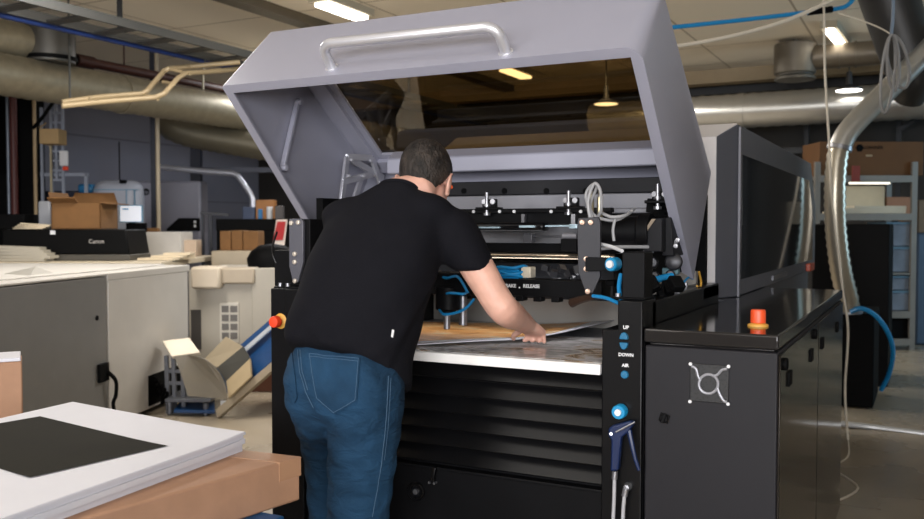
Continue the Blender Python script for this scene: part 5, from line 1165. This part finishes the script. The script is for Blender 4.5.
# ------------------------------------------------------------------ ceiling lamps
def ceilamp(p, q, label, w=.16, st=9.0):
    p, q = V(p), V(q); c = (p+q)/2
    o = thing('ceiling_light', label, 'light', (c.x, c.y, CEIL-.10), 'fluorescent ceiling lights')
    dr = (q-p).normalized(); p2, q2 = p-dr*.05, q+dr*.05
    MB().bar(V((p2.x, p2.y, CEIL-.035)), V((q2.x, q2.y, CEIL-.035)), w+.08, .07, (0, 0, 1)).build('housing', mat('lamp_housing', (170, 160, 140), .5), o)
    MB().bar(V((p.x, p.y, CEIL-.085)), V((q.x, q.y, CEIL-.085)), w, .03, (0, 0, 1)).build('diffuser', mat('lamp_diffuser', (255, 244, 226), .5, emit=st), o)
    return o
zc_ = CEIL-.085
a = onZ(322, 4, zc_); b = onZ(365, 18, zc_); b = V((a.x, b.y, zc_)); ceilamp(a, b, 'lit fluorescent light above the left end of the raised lid')
a = onZ(829, 30, zc_); b = onZ(840, 47, zc_); b = V((a.x+.05, b.y, zc_)); a.x += .0; ceilamp(b, a, 'lit square ended light above the round ceiling vent', .09, 5.0)
a = onZ(505, 70, zc_); b = onZ(525, 78, zc_); b = V((a.x, b.y, zc_)); ceilamp(b, a, 'lit fluorescent light seen through the smoked lid window')
# dark lighting track beside the left light
a = onZ(228, -3, CEIL-.05); m = MB().box(a.x-.09, a.x+.09, a.y-1.2, 12.8, CEIL-.09, CEIL-.001); single('lighting_track', m, mat('track_brown', (84, 74, 58), .5), 'unlit dark track on the ceiling left of the lit light', 'light track')
def pend(px, py, d_, label):
    q = at(px, py, d_); o = thing('pendant_lamp', label, 'lamp', (q.x, q.y, q.z), 'round pendant lamps')
    MB().lathe((q.x, q.y, q.z), (0, 0, 1), [(0, .15), (.02, .155), (.04, .10), (.07, .04), (.22, .03), (.22, 0)], 28).build('shade', mat('lamp_shade_grey', (60, 60, 62), .4, .4), o)
    MB().lathe((q.x, q.y, q.z-.004), (0, 0, 1), [(0, 0), (0, .145), (.006, .145), (.006, 0)], 28).build('lamp_disc', mat('lamp_disc', (255, 250, 240), .4, emit=8), o)
    MB().cyl((q.x, q.y, q.z+.2), (q.x, q.y, CEIL), .008, n=8).build('rod', trm, o)
pend(606, 104, 11.2, 'round lit lamp seen through the smoked lid window'); pend(849, 90.5, 10.6, 'round lit lamp above the long silver duct at right')
# ------------------------------------------------------------------ right side overhead
yd = 12.0; pc = at(790, 108, yd/ray(790, 108).y)
m = MB().tube([(-4.2, yd, pc.z), (4.6, yd, pc.z)], .215, 30, 0, rib=.009, ribstep=.08); dr_ = thing('long_duct', 'long silver ventilation duct across the back right', 'duct', (0, yd, pc.z)); m.build('duct', galv, dr_, angle=60)
m = MB()
for x in (-2.2, -.3, .55, 2.2): m.ring_pipe((x, yd, pc.z), (x+.07, yd, pc.z), .228, .2, 30)
m.box(.62, .66, yd-.23, yd+.23, pc.z-.24, CEIL); m.each('collar', galv, dr_)
m = CB(); 
q = at(795, 61, 10.2); vc = thing('ceiling_vent', 'round grey drum vent hanging from the ceiling at right', 'vent', (q.x, q.y, q.z-.18))
m = MB(); m.cyl((q.x, q.y, q.z-.15), (q.x, q.y, q.z+.19), .228, n=36); m.build('drum', mat('vent_grey_paint', (104, 98, 88), .45, .4), vc, bevel=.012)
m = MB(); m.cyl((q.x, q.y, q.z-.17), (q.x, q.y, q.z-.15), .20, n=36); m.cyl((q.x, q.y, q.z-.215), (q.x, q.y, q.z-.185), .222, n=36); m.cyl((q.x, q.y, q.z-.19), (q.x, q.y, q.z-.17), .10, n=20); m.build('vent_plate', mat('vent_plate', (86, 82, 74), .5, .3), vc)
m = MB().cyl((q.x, q.y, q.z+.19), (q.x, q.y, CEIL), .03, n=12); m.build('stub', trm, vc)
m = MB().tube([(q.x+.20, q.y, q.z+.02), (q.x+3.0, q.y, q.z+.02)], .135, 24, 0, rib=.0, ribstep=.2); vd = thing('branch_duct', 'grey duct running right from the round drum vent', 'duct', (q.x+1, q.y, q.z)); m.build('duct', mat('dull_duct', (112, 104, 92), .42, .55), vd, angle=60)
m = MB()
for x in (.45, .62, .9, 1.2): m.ring_pipe((q.x+x, q.y, q.z+.02), (q.x+x+.025, q.y, q.z+.02), .146, .12, 24)
m.each('collar', mat('dull_duct', (112, 104, 92), .42, .55), vd)
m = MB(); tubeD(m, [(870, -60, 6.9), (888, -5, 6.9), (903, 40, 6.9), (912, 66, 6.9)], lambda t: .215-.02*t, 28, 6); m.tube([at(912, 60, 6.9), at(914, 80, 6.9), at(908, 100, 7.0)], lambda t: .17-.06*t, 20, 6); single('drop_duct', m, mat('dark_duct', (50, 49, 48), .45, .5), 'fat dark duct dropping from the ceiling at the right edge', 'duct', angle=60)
fd = thing('extraction_hose', 'silver extraction pipe bending down to the small black box', 'extraction pipe', tuple(at(845, 230, 6.75)))
m = MB(); tubeD(m, [(944, 33, 6.7), (918, 60, 6.7), (888, 90, 6.7), (860, 118, 6.7), (847, 133, 6.7), (840, 147, 6.7)], .080, 24, 5); m.build('rigid_pipe', galv, fd, angle=60)
m = MB(); tubeD(m, [(840.5, 145, 6.7), (837, 160, 6.7), (835, 190, 6.7), (836, 230, 6.72), (841, 270, 6.74), (848, 300, 6.78), (849, 313, 6.8)], .072, 22, 8, rib=.008, ribstep=.03); m.build('flexible_pipe', mat('flex_silver', (170, 162, 146), .3, .75), fd, angle=60)
m = MB(); q1, q2 = at(840, 146, 6.7), at(839, 150, 6.7); m.cyl(q1, q2, .09, n=24); m.build('clamp_ring', steel, fd)
cq = at(873, 408, 6.75); 
bb_ = thing('filter_box', 'small black box on the floor under the silver extraction pipe', 'box', (cq.x-.2, cq.y+.3, 0)); zt = at(873, 314, 6.75).z
m = MB().box(cq.x-.42, cq.x, cq.y, cq.y+.75, .01, zt); m.build('body', blackm, bb_, bevel=.01); m = MB(); q = at(849, 314, 6.8); m.cyl((q.x, q.y+.05, zt-.005), (q.x, q.y+.05, zt+.03), .095, n=24); m.build('inlet_collar', steel, bb_)
m = MB(); tubeD(m, [(850, 312, 6.72), (862, 308.5, 6.7), (877, 317, 6.7), (889, 335, 6.75), (893, 353, 6.85), (889, 374, 7.0), (881, 390, 7.1)], .018, 10, 8); q = at(881, 391, 7.1); single('air_hose', m, hosebl, 'blue hose arching over the small black box at right', 'hose')
cq2 = at(887, 392, 7.6); m = MB().box(cq2.x-.62, cq2.x, cq2.y+.1, cq2.y+.9, 0, 1.40); single('tall_cabinet', m, mat('charcoal_cabinet', (9, 9, 10), .6, spec=.1), 'tall charcoal cabinet behind the small black filter box', 'cabinet', bevel=.01)
m = MB(); tubeD(m, [(838, 423.5, 6.15), (870, 427, 6.1), (905, 431.5, 6.0), (940, 436, 5.9)], .02, 10, 5); m.v = [V((p.x, p.y, max(p.z, .001))) for p in m.v]; single('floor_pipe', m, mat('pale_floor_pipe', (196, 196, 196), .35, .2), 'pale pipe lying across the floor at right', 'pipe')
# hoses and cables under the ceiling
m = MB(); tubeD(m, [(655, 29, 6.6), (700, 24.5, 6.6), (760, 18, 6.6), (806, 12.5, 6.6), (838, 8.5, 6.6), (850, 3, 6.6), (860, -12, 6.6)], .016, 10, 6); oh = thing('overhead_hose', 'blue air hose strung under the ceiling at right', 'hose', tuple(at(760, 18, 6.6))); m.build('hose', hosebl, oh)
m = MB(); tubeD(m, [(808, 12.3, 6.6), (832, 9.3, 6.6)], .024, 12); m.build('coupling', blackm, oh)
m = MB(); tubeD(m, [(650, 49, 6.2), (690, 44, 6.2), (740, 34, 6.2), (790, 19, 6.2), (840, -4, 6.2), (870, -22, 6.2)], .014, 10, 6); single('overhead_cable', m, whitec, 'white cable sagging in front of the blue overhead hose', 'cable')
m = MB(); tubeD(m, [(822, -25, 6.45), (824, 12, 6.45), (825, 70, 6.35), (829, 140, 6.2), (832, 200, 6.1), (842, 285, 5.9), (848, 330, 5.8), (845, 390, 5.7), (848, 440, 5.6)], .008, 8, 8); 
e_ = at(848, 440, 5.6)
m.tube([e_, V((e_.x+.02, e_.y-.25, .006)), V((e_.x-.02, e_.y-.6, .006)), V((e_.x+.12, e_.y-.95, .006)), V((e_.x+.02, e_.y-1.3, .006))], .006, 8, 6)
single('hanging_cord', m, whitec, 'thin cream cord hanging from the ceiling down to the floor at right', 'cord')
cc = thing('cable_coil', 'coil of grey cable hung in front of the fat dark duct', 'cable coil', tuple(at(893, 70, 6.2)))
gcb = mat('coil_grey', (132, 130, 128), .5); m = MB()
def ov(cx, cy, a, b, t, d_): return [at(cx+a*math.cos(q)*math.cos(t)-b*math.sin(q)*math.sin(t), cy+a*math.cos(q)*math.sin(t)+b*math.sin(q)*math.cos(t), d_+.05*math.sin(q)) for q in [2*PI*k/28 for k in range(28)]]
m.tube(ov(888, 74, 6.5, 39, .10, 6.2), .011, 8, 0, True); m.tube(ov(893, 63, 6, 28, -.04, 6.18), .011, 8, 0, True); m.tube(ov(898, 62, 10, 27, -.22, 6.22), .011, 8, 0, True)
m.each('loop', gcb, cc); m = MB(); tubeD(m, [(893, -15, 6.2), (893, 15, 6.2), (891, 36, 6.2)], .011, 8, 4); m.build('drop', mat('coil_blue_grey', (110, 124, 140), .5), cc)
m = MB(); tubeD(m, [(838, 13, 6.5), (860, 20, 6.4), (880, 28, 6.3), (892, 35, 6.2)], .005, 7, 4); single('tie_string', m, whitec, 'thin string tied from the coil to the blue hose', 'string')
# dark roof works and pipes under the back beam
m = MB()
for x in (-2.6, -1.5, -.4, .8, 1.7, 2.9): m.box(x, x+.06, 12.7, 12.8, 0, CEIL)
for x in (-2.57, -.37, 1.73): m.bar((x, 12.7, 2.6), (x+1.1, 12.7, 3.3), .05, .05)
m.box(-4, 4.5, 12.65, 12.8, 2.35, 2.43); m.box(-4, 4.5, 12.65, 12.8, 3.2, 3.3); single('steel_framework', m, mat('framework_blue_grey', (30, 33, 38), .55), 'dark steel framework along the back wall behind the long duct', 'framework')
# ------------------------------------------------------------------ storage rack at right
d = 10.0; rk = root('storage_rack', 'grey metal storage rack with boxes at the back right', 'rack', rr_(866, d), d+.3, 0)
rkm = mat('rack_grey', (128, 124, 118), .5, .3)
for px in (817, 914):
    for dd in (d, d+.6): m = CB(); m.box(rr_(px, d)-.03, rr_(px, d)+.03, dd, dd+.04, 0, zz_(162, d)); m.build('upright', rkm, rk)
lv = [zz_(176, d), zz_(214, d), zz_(273, d), zz_(312, d), .12]
for z in lv[:2]+lv[3:]:
    m = CB(); m.box(rr_(817, d), rr_(914, d), d+.01, d+.62, z-.02, z); m.box(rr_(817, d), rr_(914, d), d-.005, d+.015, z-.07, z+.005); m.build('shelf', rkm, rk)
m = CB(); m.box(rr_(880, d), rr_(914, d), d+.01, d+.62, lv[2]-.02, lv[2]); m.build('shelf', rkm, rk)
m = CB(); pbox(m, 850, 889, 182, 184, d+.02, .06); m.build('shelf_lamp', mat('shelf_lamp', (255, 246, 226), .5, emit=1.6), rk)
zt = lv[0]+.006; bx_ = root('long_carton', 'long brown carton on the top of the storage rack', 'box', rr_(868, d), d+.25, zt)
m = CB(); pbox(m, 818, 922, 142, 176, d+.05, .5, zt); m.build('carton', mat('dark_brown_cardboard', (92, 60, 28), .8), bx_, bevel=.008)
m = MB().text('GOENNER', .05, MT(871, 148, d+.048), .001); m.build('lettering', blackm, bx_, smooth=False)
m = CB(); q = (rr_(860, d), zz_(148, d)); m.prism([(q[0]+.045*math.cos(t), q[1]+.045*math.sin(t)) for t in [2*PI*k/6 for k in range(6)]], lambda a, b: (a, d+.046, b), lambda a, b: (a, d+.052, b)); m.build('printed_mark', blackm, bx_); m = CB(); pbox(m, 864.5, 871, 154.8, 156.8, d+.046, .006); m.build('pale_label', mat('dim_label', (150, 130, 100), .6), bx_)
zt = lv[1]+.006
m = CB(); pbox(m, 838, 884, 186, 204, d+.25, .25, zt); single('board_stack', m, mat('cream_block', (206, 192, 164), .6), 'tall cream block of boards on the middle shelf of the rack', 'boards', bevel=.006)
m = CB()
for k in range(4): m.cb((rr_(868+4*k, d), d+.12, zt+.012+.021*k), (.85-.08*k, .2, .019), (0, 0, .03*k))
single('paper_stack', m, mat('shelf_paper', (196, 186, 166), .7), 'flat pile of pale papers at the front of the middle rack shelf', 'paper stack')
m = CB(); pbox(m, 886, 911, 197, 208, d+.3, .25, zt); single('carton', m, mat('pinkish_carton', (158, 112, 84), .7), 'pinkish brown carton at the right of the middle rack shelf', 'box', bevel=.006)
m = CB(); pbox(m, 848, 862, 166.5, 184, d-.03, .02); m = CB(); pbox(m, 851, 859, 166, 182, d-.02, .01); single('red_tag', m, mat('brown_red_tag', (120, 44, 30), .6), 'red brown tag hanging under the top shelf of the rack', 'tag')
binm = mat('clear_bin', (112, 122, 136), .25, 0, .2, 6)
for i, (y0, y1, z) in enumerate(((222, 246, None), (247, 270.5, lv[2]), (276, 290, None), (291, 308.5, lv[3]))):
    lab = ['upper clear plastic bin above the brown tray on the rack', 'clear plastic bin with blue edge second from the top on the rack', 'third clear plastic bin down on the rack', 'lowest clear plastic bin on the rack'][i]
    zb_ = lv[2]+.006 if i < 2 else lv[3]+.006
    if i in (0, 2): zb_ = (zz_(246.5, d) if i == 0 else zz_(290.5, d))
    o = root('storage_bin', lab, 'bin', rr_(900, d), d+.1, zb_, 'plastic bins on the rack')
    m = CB(); pbox(m, 886.5, 910, y0+2, y1, d+.04, .45, zb_+.001); m.build('bin', binm, o, bevel=.012)
    m = CB(); pbox(m, 885.8, 911, y0, y0+2.2, d+.03, .47); m.build('bin_lid', mat('bin_lid', (96, 128, 150), .35), o, bevel=.006)
m = CB(); pbox(m, 890, 911, 318, 330, d+.05, .4, lv[4]+.006); single('dark_crate', m, blackm, 'dark crate on the lowest shelf of the rack', 'crate', bevel=.01)
d = 10.4
m = CB(); pbox(m, 917, 945, 233, 345, d, .6, 0); single('blue_grey_bin', m, mat('slate_blue', (66, 84, 104), .5), 'tall blue grey bin at the right edge beside the rack', 'bin', bevel=.03)
zt = zz_(233, d)+.001; m = CB(); pbox(m, 918, 945, 200, 233, d+.05, .5, zt); single('carton', m, mat('dim_carton', (112, 92, 70), .7), 'dull brown carton on the blue grey bin at the right edge', 'box', bevel=.008)
# ------------------------------------------------------------------ light
wld = bpy.data.worlds.new('world'); S.world = wld; wld.use_nodes = True
wld.node_tree.nodes['Background'].inputs[0].default_value = (.6, .7, 1, 1); wld.node_tree.nodes['Background'].inputs[1].default_value = .05
def area(name, loc, target, sx, sy, power, col, spread=None):
    l = bpy.data.lights.new(name, 'AREA'); l.shape = 'RECTANGLE'; l.size = sx; l.size_y = sy; l.energy = power; l.color = col
    if spread: l.spread = math.radians(spread)
    o = bpy.data.objects.new(name, l); COL.objects.link(o); o.location = loc
    o.rotation_euler = (V(target)-V(loc)).to_track_quat('-Z', 'Y').to_euler(); return o
area('daylight_left', (-3.6, -2.4, 1.9), (-1.3, 2.6, 1.3), 1.4, 1.4, 65, (1.0, .98, .98))
area('front_fill', (1.7, -4.9, 2.05), (-1.0, 4, 1.5), 6.4, 2.2, 690, (.96, .97, 1.0))  # broad unseen fill added behind the camera to brighten the lid interior
for nm, lo, pw, cl in (('ceiling_lamp_near', (-2.2, .4, 3.3), 25, (1, .97, .93)), ('ceiling_lamp_left', (-5.0, 4.2, 3.3), 95, (1, .96, .90)), ('ceiling_lamp_mid', (-3.4, 7.5, 3.3), 90, (1, .95, .88)),
                        ('ceiling_lamp_back', (-3.4, 9.8, 3.3), 90, (1, .95, .88)), ('ceiling_lamp_far', (-7.0, 9.5, 3.3), 90, (.95, .96, 1))):
    area(nm, lo, (lo[0], lo[1], 0), .4, 1.8, pw, cl)
area('side_window', (4.9, 9.9, 2.3), (-4, 9.0, 2.4), 4.0, 1.3, 160, (.50, .78, 1))
